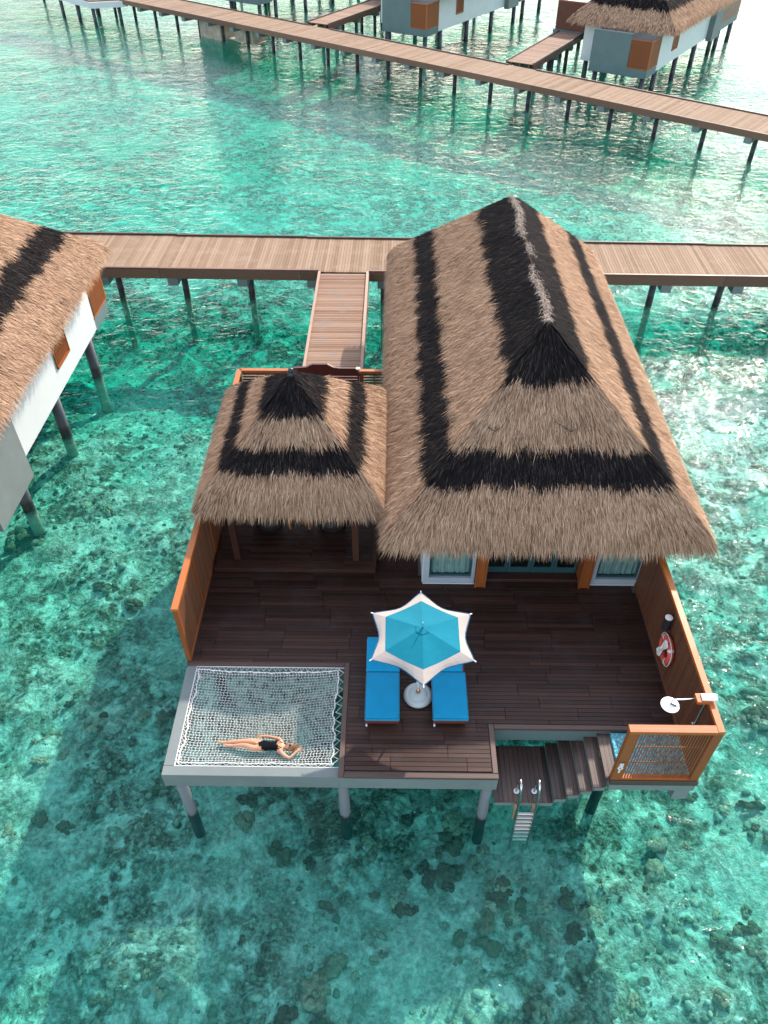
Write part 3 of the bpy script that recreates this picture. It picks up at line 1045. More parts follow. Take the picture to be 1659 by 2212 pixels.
def sea_facade(parent, y, xo=0.0):
    """windows, timber posts and folding doors that look over the deck (x from 0.83 to 6.45)"""
    def win(x0, x1):
        w = MB()
        w.box(x0, x1, y - 0.04, y + 0.14, 0.0, 0.20)
        w.box(x0, x1, y - 0.04, y + 0.14, 2.05, 2.36)
        w.box(x0, x0 + 0.15, y - 0.04, y + 0.14, 0.2, 2.05)
        w.box(x1 - 0.09, x1, y - 0.04, y + 0.14, 0.2, 2.05)
        win_o = w.build("window", 'pale_frame', parent)
        MB().bbox(x0 - 0.01, x1 + 0.01, y - 0.075, y - 0.042, 0.0, 0.03).build("sill", 'white', win_o)
        g = MB()
        a, b = x0 + 0.15, x1 - 0.09
        g.box(a, b, y + 0.03, y + 0.08, 0.2, 0.27)
        g.box(a, b, y + 0.03, y + 0.08, 1.98, 2.05)
        g.box(a, a + 0.06, y + 0.03, y + 0.08, 0.27, 1.98)
        g.box(b - 0.06, b, y + 0.03, y + 0.08, 0.27, 1.98)
        g.build("window_frame", 'teal_frame', win_o)
        MB().box(a + 0.06, b - 0.06, y + 0.05, y + 0.058, 0.27, 1.98).build("pane", 'glass', win_o)
        c = MB()
        nx = 60
        V, F = [], []
        for k in range(nx + 1):
            u = k / nx
            xx = a + 0.03 + (b - a - 0.06) * u
            wv = 0.035 * math.sin(u * 34 + 1.2 * math.sin(u * 9)) + 0.015 * math.sin(u * 71)
            hem = 0.23 + 0.02 * math.sin(u * 21 + 1)
            V += [(xx, y + 0.105 + wv * 0.6, hem), (xx, y + 0.105 + wv * 0.6, 2.05)]
        for k in range(nx):
            F.append((2 * k, 2 * k + 2, 2 * k + 3, 2 * k + 1))
        c.add(V, F)
        c.build("curtain", 'curtain', win_o, smooth=True)
    win(0.83 + xo, 2.15 + xo)
    win(5.09 + xo, 6.42 + xo)
    for x in (2.17, 4.83):
        mb = MB()
        mb.bbox(x + xo, x + 0.24 + xo, y - 0.17, y + 0.3, 0.0, 2.37, 0.005)
        mb.box(x + xo - 0.02, x + 0.02 + xo, y - 0.2, y - 0.172, 0.0, 2.37)
        mb.box(x + 0.22 + xo, x + 0.26 + xo, y - 0.2, y - 0.172, 0.0, 2.37)
        mb.build("door_post", 'orange_z', parent)
    yd = y + 0.28
    MB().bbox(2.41 + xo, 4.83 + xo, y + 0.02, yd + 0.1, 0.0, 0.09).build("door_step", 'deck_x', parent)
    for k in range(4):
        x0 = 2.42 + xo + k * 0.6
        d = MB()
        d.box(x0, x0 + 0.59, yd, yd + 0.05, 0.09, 0.28)
        d.box(x0, x0 + 0.59, yd, yd + 0.05, 2.2, 2.36)
        d.box(x0, x0 + 0.07, yd, yd + 0.05, 0.28, 2.2)
        d.box(x0 + 0.52, x0 + 0.59, yd, yd + 0.05, 0.28, 2.2)
        do = d.build("folding_door", 'teal_frame', parent)
        MB().box(x0 + 0.07, x0 + 0.52, yd + 0.02, yd + 0.028, 0.28, 2.2).build("pane", 'glass', do)
        MB().tube([(x0 + 0.035, yd - 0.04, 1.0), (x0 + 0.035, yd - 0.04, 1.2)], 0.012).build("handle", 'steel', do)
    MB().box(2.41 + xo, 4.83 + xo, y + 0.9, y + 0.95, 0.0, 2.36).build("dark_room_sheet", 'interior', parent)  # dark sheet stands in for the dim room behind the doors


def build_main_villa():
    t = thing("thatched_villa", "large villa with steep brown thatched roof striped in black, behind the sunbeds", "villa", (3.6, 20, SEA))
    O, A, B = (6.5, 26.7), (0, -1), (-1, 0)
    house_body(t, O, A, B, 13.42, 5.7, (8.6, 11.1))
    sea_facade(t, 13.3)
    thatch_roof(t, lambda p: np.asarray(p, float).reshape(-1, 3) * 1.0, -0.12, 7.36, 12.32, 27.45, 2.31, 5.94, 16.1, 23.7, BANDS_MAIN, 1900, sw=0.0145, front_shift=0.045)


def build_left_villa():
    t = thing("thatched_villa", "neighbouring villa cut off by the picture's edge, thatched roof over white wall with slatted window", "villa", (-14.5, 20, SEA))
    O, A, B = (-11.6, 26.7), (0, -1), (-1, 0)
    house_body(t, O, A, B, 13.42, 5.7, (8.6, 11.1), window_s=2.9)
    sea_facade(t, 13.3, -18.1)
    thatch_roof(t, lambda p: np.asarray(p, float).reshape(-1, 3) * 1.0, -18.22, -10.74, 12.34, 27.45, 2.42, 5.94, 16.1, 23.7, BANDS_MAIN, 1250, sw=0.018)


def build_far_villas():
    az = R(33)
    A = np.array((math.sin(az), math.cos(az)))
    B = np.array((-math.cos(az), math.sin(az)))
    specs = [((19.4, 64.6), "far villa with shaggy thatched roof beyond the back walkway, slatted bay and white side wall", 430),
             ((3.7, 77.3), "far villa at the top edge showing only blue-grey wall and orange slatted bay", 90),
             ((-12.3, 90.4), "far villa at the top edge of which only the grey underside of a corner shows", 60)]
    for (O, lab, dens) in specs:
        t = thing("thatched_villa", lab, "villa", (O[0], O[1], SEA), "far villas beyond the back walkway")
        f, put = house_body(t, O, A, B, 15.5, 6.0, (12.4, 14.6), box_len=2.1, box_w=4.45, window_s=3.0, pitch=4.8)
        fm = frame_map(O, A, B)
        thatch_roof(t, lambda p, fm=fm: fm(np.asarray(p, float).reshape(-1, 3)), -1.05, 7.05, -0.9, 16.6, 2.2, 6.1, 3.1, 12.6, BANDS_MAIN, dens, sw=0.05, ridge=False)
        # sea deck with fence beyond the house
        put(MB().box(-0.1, 6.0, 15.6, 21.5, -0.5, 0.0), "deck_slab", 'concrete')
        put(MB().box(-0.1, -0.02, 15.65, 21.5, 0.003, 1.7), "deck_fence", 'slat_brown')
        put(MB().box(-0.13, 0.02, 15.65, 21.5, 1.703, 1.78), "fence_rail", 'orange_y')
        for s in (17.0, 21.0):
            for d in (0.2, 5.6):
                x, y, _ = f(np.array([[d, s, 0]]))[0]
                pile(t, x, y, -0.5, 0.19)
        # entrance screen left of the house
        put(MB().box(6.1, 11.2, 6.6, 6.72, 0.0, 2.1), "entrance_screen", 'slat_brown_x')
        put(MB().box(6.05, 11.3, 6.4, 12.0, -0.45, -0.003), "entrance_slab", 'concrete_teal')
        mb = MB()
        for k in range(20):
            mb.box(6.1, 11.2, 6.555, 6.597, 0.05 + k * 0.1, 0.10 + k * 0.1)
        put(mb, "slat", 'maroon', stuff=True)
        for d in (6.6, 10.6):
            for s in (7.0, 11.0):
                x, y, _ = f(np.array([[d, s, 0]]))[0]
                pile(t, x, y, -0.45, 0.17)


# ------------------------------------------------------------------ pavilion
def build_pavilion():
    t = thing("thatched_pavilion", "small square pavilion with peaked striped thatch beside the large villa", "pavilion", (-2.5, 15.8, 0))
    thatch_roof(t, lambda p: np.asarray(p, float).reshape(-1, 3) * 1.0, -4.68, -0.2, 13.38, 18.3, 2.36, 4.70, 15.72, 15.88, BANDS_SMALL, 2000, sw=0.014, finial=True, ridge=False)
    for x in (-4.05, -0.92):
        for y in (13.95, 17.6):
            MB().bbox(x - 0.08, x + 0.08, y - 0.08, y + 0.08, 0.152, 2.45, 0.01).build("post", 'post_shade', t)
    mb = MB()
    mb.box(-4.12, -0.84, 13.9, 14.0, 2.36, 2.5)
    mb.box(-4.12, -0.84, 17.55, 17.65, 2.36, 2.5)
    mb.build("beam", 'orange_x', t)
    fl = MB()
    fl.box(-4.62, -0.4, 13.58, 18.4, 0.004, 0.12)
    flo = fl.build("raised_floor", 'deck_x', t)
    mb = MB()
    y = 13.66
    k = 0
    while y < 18.35:
        x = -4.55
        while x < -0.45:
            L = 1.65 if (k // 3) % 2 == 0 or x > -4.5 else 0.8
            x1 = min(x + L, -0.47)
            mb.tone = random.random()
            mb.box(x, x1 - 0.006, y, y + 0.096, 0.122, 0.15)
            x = x1 + 0.0
            if x1 >= -0.47:
                break
        y += 0.102
        k += 1
    mb.build("floor_boards", 'deck_x', flo, stuff=True)
    mb = MB()
    mb.box(-4.62, -0.40, 13.56, 13.655, 0.122, 0.152)
    mb.box(-0.47, -0.38, 13.656, 18.4, 0.122, 0.152)
    mb.build("edge_board", 'deck_x', flo)
    # seats and table standing in the shade
    for x, lab in ((-3.35, "dark wicker armchair in the pavilion's shade next to the slatted fence"), (-1.62, "dark wicker armchair in the pavilion's shade nearer the big villa")):
        c = thing("wicker_armchair", lab, "armchair", (x, 15.25, 0.15), "armchairs in the pavilion")
        b = MB()
        b.lathe((x, 15.25, 0.153), [(0.34, 0), (0.40, 0.2), (0.40, 0.36)], 20)
        b.build("seat", 'wicker', c, smooth=True)
        V, F = [], []
        nseg = 22
        for k in range(nseg + 1):
            a = R(-20 + 220 * k / nseg)
            hh = 0.62 + 0.26 * math.sin(math.pi * k / nseg)
            for rr, z in ((0.40, 0.36), (0.47, hh), (0.42, hh), (0.35, 0.36)):
                V.append((x + rr * math.cos(a), 15.25 + rr * math.sin(a), 0.15 + z))
        for k in range(nseg):
            for j in range(4):
                F.append((4 * k + j, 4 * k + (j + 1) % 4, 4 * k + 4 + (j + 1) % 4, 4 * k + 4 + j))
        F += [(0, 1, 2, 3), (4 * nseg + 3, 4 * nseg + 2, 4 * nseg + 1, 4 * nseg)]
        b = MB()
        b.add(V, F)
        b.build("backrest", 'wicker', c, smooth=True)
        b = MB()
        b.lathe((x, 15.22, 0.512), [(0.30, 0), (0.33, 0.05), (0.30, 0.1)], 20)
        b.build("cushion", 'black', c, smooth=True)
    c = thing("side_table", "low timber table between the two dark armchairs in the pavilion", "table", (-2.5, 15.3, 0.15))
    MB().bbox(-2.8, -2.2, 15.0, 15.6, 0.54, 0.60).build("tabletop", 'orange_x', c)
    for dx in (-0.26, 0.26):
        for dy in (-0.26, 0.26):
            MB().box(-2.5 + dx - 0.025, -2.5 + dx + 0.025, 15.3 + dy - 0.025, 15.3 + dy + 0.025, 0.152, 0.54).build("leg", 'orange_z', c)


# ------------------------------------------------------------------ deck
def build_deck():
    t = thing("villa_deck", "dark timber deck on a grey concrete frame around the parasol and sunbeds", "deck", (0.8, 12, SEA))
    # concrete carrier
    mb = MB()
    mb.box(-1.05, 2.28, 7.88, 10.66, -0.50, -0.05)
    mb.build("deck_base", 'concrete', t)
    mb = MB()
    mb.box(-4.77, 6.36, 10.665, 20.3, -0.50, -0.05)
    mb.build("deck_base", 'concrete', t)
    mb = MB()
    mb.box(2.285, 6.36, 9.06, 10.66, -0.50, -0.05)
    mb.build("deck_base", 'concrete_teal', t)
    mb = MB()
    mb.box(4.62, 6.40, 7.85, 9.055, -0.38, -0.16)
    mb.build("shower_base", 'concrete', t)
    MB().box(6.06, 6.38, 7.9, 8.25, -0.85, -0.383).build("pile_cap", 'concrete', t)
    # net frame
    mb = MB()
    mb.bbox(-4.77, -1.053, 7.88, 8.10, -0.5, -0.05, 0.008)
    mb.build("net_beam", 'concrete', t)
    mb = MB()
    mb.bbox(-4.77, -4.55, 8.103, 10.66, -0.5, -0.052, 0.008)
    mb.build("net_beam", 'concrete', t)
    # boards in blocks of three rows that share their joints
    planks = []
    pitch = 0.1035
    y = 8.02
    row = 0
    off = 0.0
    while y < 20.1:
        if row % 3 == 0:
            off = random.uniform(0, 1.6)
        y1 = y + pitch - 0.0045
        if y1 < 10.70 and y < 9.14:
            spans = [(-0.93, 2.16)]
        elif y1 < 10.72:
            spans = [(-0.93, 6.26)]
        elif y < 13.45:
            spans = [(-4.66, 6.26)]
        else:
            spans = [(-4.66, 0.72)]
        if 9.06 < y < 9.15:
            spans = [(-0.93, 2.16)]
        for a, b in spans:
            x = a - off
            while x < b:
                x1 = x + 1.62
                p0, p1 = max(a, x), min(b, x1)
                if p1 - p0 > 0.08:
                    planks.append((p0, p1 - 0.005, y, y1))
                x = x1
        y += pitch
        row += 1
    vis = [p for p in planks if p[2] < 13.62]
    hid = [p for p in planks if p[2] >= 13.62]
    vis.sort(key=lambda p: p[2])
    for p in vis[:292]:
        dz = random.uniform(-0.002, 0.002)
        plank("plank", *p, -0.046, dz, 'deck_x', t)
    mb = MB()
    for p in vis[292:] + hid:
        mb.tone = random.random()
        mb.box(*p, -0.046, 0.0)
    mb.build("shaded_boards", 'deck_x', t, stuff=True)
    # edge boards
    e = MB()
    e.bbox(-1.06, -0.945, 7.87, 10.735, -0.048, 0.004)
    e.build("edge_board", 'trim_y', t)
    e = MB()
    e.bbox(2.17, 2.285, 7.985, 9.15, -0.048, 0.004)
    e.build("edge_board", 'trim_y', t)
    e = MB()
    e.bbox(-0.94, 2.29, 7.86, 7.98, -0.052, 0.003)
    e.build("edge_board", 'trim_x', t)
    e = MB()
    e.bbox(-4.78, -1.065, 10.64, 10.735, -0.10, 0.003)
    e.build("edge_board", 'trim_x', t)
    e = MB()
    e.bbox(2.29, 6.26, 9.04, 9.15, -0.07, 0.003)
    e.build("edge_board", 'trim_x', t)
    e = MB()
    e.bbox(-4.78, -4.67, 10.74, 20.3, -0.048, 0.003)
    e.build("edge_board", 'trim_y', t)
    # skirting under the front edge of the shower
    MB().bbox(4.60, 6.42, 7.84, 7.99, -0.158, 0.0).build("shower_kerb", 'trim_x', t)
    MB().bbox(4.84, 6.30, 8.0, 9.03, -0.158, -0.09).build("mosaic_floor", 'mosaic', t)
    for x, y in ((-4.5, 8.06), (-0.99, 8.06), (2.12, 8.06), (4.95, 8.8), (-4.5, 11.8), (-0.99, 11.8), (2.9, 11.8), (6.1, 11.8),
                 (-4.5, 15.8), (-0.99, 15.8), (-4.5, 19.6), (-0.99, 19.6)):
        pile(t, x, y, -0.5 if y > 9 or x < 4 else -0.4, 0.122, 'pile_grey' if y < 9 and x < 4 else 'pile_shade')
    return t


def build_stairs():
    t = thing("swim_stairs", "dark timber steps leading down to the low swimming platform", "stairs", (3.6, 8.5, SEA))
    zs = [-1.05, -0.87, -0.69, -0.51, -0.33, -0.15]
    xs = [2.30, 3.57, 3.83, 4.08, 4.33, 4.58, 4.835]
    # concrete sawtooth carrier
    mb = MB()
    for k in range(5):
        x0, x1 = xs[k], xs[k + 1]
        mb.box(x0 + (0.02 if k == 0 else 0.0), x1 - 0.002, 7.90, 9.22, zs[k] - 0.20, zs[k] - 0.043)
    mb.build("carrier", 'concrete', t)
    # platform boards run front to back
    n = 12
    w = (3.57 - 2.29) / n
    for k in range(n):
        plank("plank", 2.29 + k * w, 2.29 + (k + 1) * w - 0.006, 7.885, 9.23, zs[0] - 0.04, zs[0], 'deck_y', t)
    for j in range(1, 6):
        x0, x1 = xs[j], xs[j + 1]
        wd = (x1 - x0 + 0.02) / 3
        y0 = 7.885 if j < 5 else 8.0
        for k in range(3):
            plank("plank", x0 - 0.02 + k * wd, x0 - 0.02 + (k + 1) * wd - 0.005, y0, 9.21 if j < 5 else 9.03, zs[j] - 0.04, zs[j], 'deck_y', t)
        MB().box(x0 + 0.004, x0 + 0.018, 7.895 if j < 5 else 8.0, 9.2 if j < 5 else 9.03, zs[j - 1] + 0.001, zs[j] - 0.041).build("riser", 'trim_y', t)
    return t


def build_ladder():
    t = thing("swim_ladder", "steel swimming ladder hanging from the low platform into the sea", "ladder", (3.0, 7.8, -1.05))
    for x in (2.80, 3.19):
        pts = [(x, 8.13, -1.05), (x, 8.12, -0.62), (x, 8.08, -0.42), (x, 8.0, -0.33), (x, 7.9, -0.36), (x, 7.84, -0.48), (x, 7.80, -0.8), (x, 7.76, -1.4), (x, 7.7, -3.0)]
        MB().tube(pts, 0.026, 10).build("side_rail", 'steel', t, smooth=True)
        MB().lathe((x, 8.13, -1.048), [(0.062, 0), (0.062, 0.012), (0.05, 0.02)], 20).build("flange", 'white_metal', t)
        mb = MB()
        mb.tube([(x - 0.02, 7.90, -1.18), (x - 0.02, 7.80, -1.22)], 0.022, 8)
        mb.tube([(x - 0.02, 7.895, -1.12), (x - 0.02, 7.885, -1.24)], 0.04, 10)
        mb.box(x - 0.06, x - 0.03, 7.82, 7.86, -1.75, -1.20)
        mb.build("bracket", 'rust', t)
    for k in range(8):
        z = -1.35 - k * 0.165
        y = 7.765 - (-(z) - 1.35) * 0.04
        MB().bbox(2.825, 3.165, y - 0.03, y + 0.03, z - 0.012, z + 0.012).build("rung", 'rung', t)


# ------------------------------------------------------------------ net, person
NX0, NX1, NY0, NY1 = -4.50, -1.16, 8.17, 10.58


def net_z(x, y):
    u = (x - NX0) / (NX1 - NX0)
    v = (y - NY0) / (NY1 - NY0)
    s = -0.085 - 0.26 * (np.clip(4 * u * (1 - u), 0, 1) ** 0.8) * (np.clip(4 * v * (1 - v), 0, 1) ** 0.8)
    return s + 0.012 * np.sin(x * 6 + y * 2) - 0.07 * np.exp(-((x + 2.6) / 0.7) ** 2 - ((y - 8.66) / 0.22) ** 2)


def build_net():
    t = thing("hammock_net", "white rope net stretched in the grey frame over the sea", "net", (-2.8, 9.4, -0.1))
    nx, ny = 46, 36
    pts = {}

    def P(i, j):
        # staggered knots give slanting brick-like meshes
        u = (i + (0.25 if j % 2 else -0.25)) / nx
        v = j / ny
        u, v = min(max(u, 0), 1), v
        # the free edges pull inward between their lashings
        pull_x = 0.05 * math.sin(math.pi * v) + 0.02 * math.sin(v * 40)
        pull_y = 0.04 * math.sin(math.pi * u)
        x = NX0 + 0.02 + (NX1 - NX0 - 0.04 - pull_x) * u
        y = NY0 + 0.02 + pull_y * (1 - v) * 0.4 + (NY1 - NY0 - 0.04 - pull_y) * v
        x += 0.02 * math.sin(y * 5 + 1.3) + 0.008 * math.sin(i * 1.7 + j)
        y += 0.03 * math.sin(x * 3.2) * math.sin(math.pi * v) + 0.006 * math.sin(i * 2.3 + j * 1.9)
        return (x, y, float(net_z(x, y)))
    mb = MB()
    for j in range(ny + 1):
        mb.tube([P(i, j) for i in range(nx + 1)], 0.0052, 4, cap=False)
    for j in range(ny):
        for i in range(nx + 1):
            if j % 2 == 0:
                a, b = P(i, j), P(i, j + 1)
            else:
                a, b = P(i, j), P(i, j + 1)
            mb.tube([a, b], 0.0047, 4, cap=False)
    mb.build("netting", 'rope', t, smooth=True, stuff=True)
    bd = MB()
    ring = [P(0, j) for j in range(ny + 1)] + [P(i, ny) for i in range(1, nx + 1)] + [P(nx, j) for j in range(ny - 1, -1, -1)] + [P(i, 0) for i in range(nx - 1, -1, -1)]
    bd.tube(ring, 0.011, 6, cap=False)
    bd.tube([(p[0] + 0.02 * math.sin(k), p[1] + 0.02 * math.cos(k * 1.3), p[2] - 0.01) for k, p in enumerate(ring)], 0.008, 5, cap=False)
    bd.build("border_rope", 'rope', t, smooth=True)
    # lashing zigzags to the frame
    ls = MB()
    for (a0, b0, n, horiz, fixed, edge) in ((NX0, NX1, 24, True, 8.115, NY0 + 0.03), (NX0, NX1, 26, True, 10.64, NY1 - 0.03)):
        pts = []
        for k in range(2 * n + 1):
            x = a0 + (b0 - a0) * k / (2 * n) + random.uniform(-.02, .02)
            pts.append((x, fixed if k % 2 else edge, -0.06 if k % 2 else float(net_z(x, edge))))
        ls.tube(pts, 0.009, 4, cap=False)
    for (fixed, edge, n) in ((-4.535, NX0 + 0.03, 22), (-1.07, NX1 - 0.05, 11)):
        pts = []
        for k in range(2 * n + 1):
            y = NY0 + (NY1 - NY0) * k / (2 * n) + random.uniform(-.02, .02)
            pts.append((fixed if k % 2 else edge, y, -0.06 if k % 2 else float(net_z(edge, y))))
        ls.tube(pts, 0.010, 4, cap=False)
    ls.build("lashing", 'rope', t, smooth=True)
    rl = MB()
    rl.tube([(-4.54, 8.11, -0.075), (-4.54, 10.64, -0.075)], 0.012, 6)
    rl.tube([(-4.54, 8.11, -0.075), (-1.065, 8.11, -0.075)], 0.012, 6)
    rl.tube([(-4.54, 10.635, -0.075), (-1.07, 10.635, -0.075)], 0.012, 6)
    rl.build("lacing_bar", 'white_metal', t)


def skin_mesh(name, chains, root, levels=2):
    """chains: list of [(xyz, r) ...]; points closer than 1 mm are shared"""
    verts, rad, edges, key = [], [], [], {}

    def vid(p, r):
        k = tuple(round(c, 3) for c in p)
        if k not in key:
            key[k] = len(verts)
            verts.append(p)
            rad.append(r if isinstance(r, tuple) else (r, r))
        return key[k]
    for ch in chains:
        ids = [vid(p, r) for p, r in ch]
        edges += list(zip(ids[:-1], ids[1:]))
    me = bpy.data.meshes.new(name + "_rig")
    me.from_pydata(verts, edges, [])
    o = bpy.data.objects.new(name + "_rig", me)
    COL.objects.link(o)
    md = o.modifiers.new("skin", 'SKIN')
    md.use_smooth_shade = True
    md.branch_smoothing = 0.6
    for k, sv in enumerate(me.skin_vertices[0].data):
        sv.radius = rad[k]
        sv.use_root = (k == root)
    sd = o.modifiers.new("sub", 'SUBSURF')
    sd.levels = levels
    sd.render_levels = levels
    dg = bpy.context.evaluated_depsgraph_get()
    ev = o.evaluated_get(dg)
    out = bpy.data.meshes.new_from_object(ev, depsgraph=dg)
    bpy.data.objects.remove(o)
    out.name = name
    out.polygons.foreach_set("use_smooth", [True] * len(out.polygons))
    return out


def build_person():
    zb = -0.20
    t = thing("person", "person in black swimsuit and sunglasses lying on the white rope net", "person", (-2.7, 8.62, zb - 0.05))

    def P(x, y, z=0.0):
        return (x, y, zb + z)
    pel = P(-2.74, 8.625, 0.09)
    wai = P(-2.59, 8.625, 0.085)
    che = P(-2.44, 8.62, 0.095)
    upc = P(-2.35, 8.615, 0.10)
    nck = P(-2.265, 8.60, 0.095)
    hb = P(-2.215, 8.59, 0.10)
    body = [
        [(pel, (0.125, 0.085)), (wai, (0.098, 0.075)), (che, (0.118, 0.088)), (upc, (0.10, 0.075)), (nck, 0.045), (hb, 0.045)],
        # far leg and foot
        [(pel, (0.125, 0.085)), (P(-2.84, 8.70, 0.08), 0.088), (P(-3.02, 8.715, 0.085), 0.072), (P(-3.20, 8.72, 0.095), 0.052), (P(-3.32, 8.717, 0.075), 0.052), (P(-3.5, 8.71, 0.06), 0.038), (P(-3.615, 8.705, 0.055), 0.029), (P(-3.655, 8.705, 0.055), 0.034), (P(-3.70, 8.702, 0.10), 0.026), (P(-3.74, 8.70, 0.135), 0.016)],
        # near leg and foot
        [(pel, (0.125, 0.085)), (P(-2.83, 8.545, 0.08), 0.09), (P(-2.96, 8.56, 0.09), 0.075), (P(-3.09, 8.615, 0.10), 0.053), (P(-3.2, 8.63, 0.08), 0.052), (P(-3.36, 8.632, 0.06), 0.038), (P(-3.46, 8.63, 0.055), 0.029), (P(-3.50, 8.63, 0.055), 0.034), (P(-3.54, 8.625, 0.10), 0.026), (P(-3.575, 8.62, 0.13), 0.016)],
        # far arm along the body
        [(upc, (0.10, 0.075)), (P(-2.34, 8.74, 0.095), 0.050), (P(-2.42, 8.80, 0.08), 0.040), (P(-2.53, 8.835, 0.07), 0.034), (P(-2.65, 8.855, 0.07), 0.032), (P(-2.765, 8.868, 0.065), 0.022)],
        # near arm bent up beside the head
        [(upc, (0.10, 0.075)), (P(-2.335, 8.48, 0.10), 0.050), (P(-2.25, 8.40, 0.09), 0.041), (P(-2.13, 8.34, 0.075), 0.034), (P(-2.06, 8.41, 0.09), 0.032), (P(-1.985, 8.50, 0.10), 0.022)],
    ]
    me = skin_mesh("body", body, 0)
    me.materials.append(M['skin'])
    bo = link("body", me, None, t)
    # hands: palm and five fingers each
    def hand(wrist, direction, side, name, nails=False):
        d = Vector(direction).normalized()
        s = Vector(side).normalized()
        upv = d.cross(s).normalized()
        if upv.z < 0:
            upv = -upv
        w = Vector(wrist)
        p1 = w + d * 0.035
        p2 = w + d * 0.08
        ch = [[(tuple(w - d * 0.02), 0.02), (tuple(p1), (0.03, 0.015)), (tuple(p2), (0.034, 0.013))]]
        m = skin_mesh(name, ch, 0, 2)
        bm = bmesh.new()
        bm.from_mesh(m)
        for k, (o_, ln) in enumerate(((-0.028, 0.062), (-0.0095, 0.074), (0.0095, 0.070), (0.028, 0.054))):
            b0 = p2 + s * o_ - d * 0.012
            b1 = b0 + d * ln * 0.55 + upv * 0.006 + s * o_ * 0.15
            b2 = b0 + d * ln + s * o_ * 0.3 - upv * 0.006
            fm = skin_mesh("finger", [[(tuple(b0), 0.0085), (tuple(b1), 0.008), (tuple(b2), 0.0065)]], 0, 1)
            bm.from_mesh(fm)
        b0 = p1 + s * -0.022
        fm = skin_mesh("thumb", [[(tuple(b0), 0.010), (tuple(b0 - s * 0.025 + d * 0.025), 0.009), (tuple(b0 - s * 0.03 + d * 0.055), 0.007)]], 0, 1)
        bm.from_mesh(fm)
        bm.to_mesh(m)
        bm.free()
        m.polygons.foreach_set("use_smooth", [True] * len(m.polygons))
        m.materials.clear()
        m.materials.append(M['skin'])
        return link("hand", m, None, bo)
    hand(P(-2.765, 8.868, 0.065), (-1, 0.03, -0.05), (0, 1, 0), "hand")
    h2 = hand(P(-1.985, 8.50, 0.10), (0.75, 0.62, 0.1), (-0.6, 0.75, 0), "hand")
    nm = MB()
    for k in range(3):
        nm.lathe((-1.90 + 0.012 * k, 8.60 - 0.014 * k, zb + 0.125), [(0.007, 0), (0.006, 0.006), (0.002, 0.009)], 8)
    nm.build("nails", 'nail', h2)
    # head with face, ears and hair; the crown points away from the body, face up
    hd = MB()
    hc = Vector(P(-2.145, 8.585, 0.115))
    bm = bmesh.new()
    bmesh.ops.create_uvsphere(bm, u_segments=28, v_segments=20, radius=1.0)
    for v in bm.verts:
        x, y, z = v.co               # local: x along chin->crown, y across, z face direction
        jaw = 1 - 0.28 * max(0, -x) ** 1.5
        v.co = Vector((x * 0.108, y * 0.076 * jaw, z * 0.09 * (1 - 0.08 * max(0, -x))))
        # nose, mouth, brow and eye hollows
        if z > 0:
            g = lambda a, b, sa, sb: math.exp(-((x - a) / sa) ** 2 - ((y - b) / sb) ** 2)
            v.co.z += 0.020 * g(-0.18, 0, 0.16, 0.13) + 0.006 * g(-0.50, 0, 0.08, 0.25) - 0.006 * (g(0.06, 0.4, 0.12, 0.2) + g(0.06, -0.4, 0.12, 0.2)) + 0.008 * g(-0.85, 0, 0.15, 0.25)
    tilt = Matrix.Rotation(R(-12), 3, 'X')
    for v in bm.verts:
        v.co = tilt @ v.co
        v.co += hc
    hm = bpy.data.meshes.new("head")
    bm.to_mesh(hm)
    bm.free()
    hm.polygons.foreach_set("use_smooth", [True] * len(hm.polygons))
    hm.materials.append(M['skin'])
    ho = link("head", hm, None, bo)
    e = MB()
    for sy in (-1, 1):
        c = hc + tilt @ Vector((0.0, sy * 0.077, 0.0))
        e.lathe(c - Vector((0, 0, 0.0)), [(0.004, -0.03), (0.014, -0.02), (0.016, 0.0), (0.012, 0.022), (0.004, 0.03)], 10, axis=(1, 0, 0.2))
    e.build("ear", 'skin', ho, smooth=True)
    mo = MB()
    c = hc + tilt @ Vector((-0.055, 0, 0.083))
    mo.lathe(c, [(0.004, -0.024), (0.007, 0.0), (0.004, 0.024)], 8, axis=(0, 1, 0))
    mo.build("lips", 'nail', ho, smooth=True)
    # hair cap behind and above the face plus loose locks
    hb_ = MB()
    V, F = [], []
    nu, nv = 22, 12
    for i in range(nv + 1):
        for k in range(nu):
            a = 2 * math.pi * k / nu
            ph = R(118) * i / nv
            # pole points to the crown and back of the head
            q = Vector((math.cos(ph), math.sin(ph) * math.cos(a), math.sin(ph) * math.sin(a)))
            q = Matrix.Rotation(R(32), 3, 'Y') @ q
            rr = 1.10 + 0.05 * math.sin(a * 7 + i)
            V.append(hc + tilt @ Vector((q.x * 0.112 * rr, q.y * 0.082 * rr, q.z * 0.092 * rr)))
    for i in range(nv):
        for k in range(nu):
            F.append((i * nu + k, i * nu + (k + 1) % nu, (i + 1) * nu + (k + 1) % nu, (i + 1) * nu + k))
    hb_.add(V, F)
    for k in range(26):
        a = R(-100 + 200 * random.random())
        s0 = hc + tilt @ Vector((0.05 + 0.05 * math.cos(a), 0.075 * math.sin(a), -0.02))
        d = Vector((0.05 + 0.05 * math.cos(a), 0.05 * math.sin(a) + random.uniform(-.02, .02), -0.05))
        hb_.tube([s0, s0 + d * 0.6 + Vector((0, 0, 0.01)), s0 + d], [0.012, 0.010, 0.003], 5)
    hb_.build("hair", 'hair', ho, smooth=True)
    sg = MB()
    for sy in (-1, 1):
        c = hc + tilt @ Vector((0.012, sy * 0.034, 0.088))
        sg.lathe(c, [(0.026, -0.006), (0.028, 0.0), (0.020, 0.007)], 16, axis=(0, 0.2 * sy, 1))
        sg.tube([hc + tilt @ Vector((0.012, sy * 0.058, 0.084)), hc + tilt @ Vector((0.012, sy * 0.082, 0.0))], 0.004, 6)
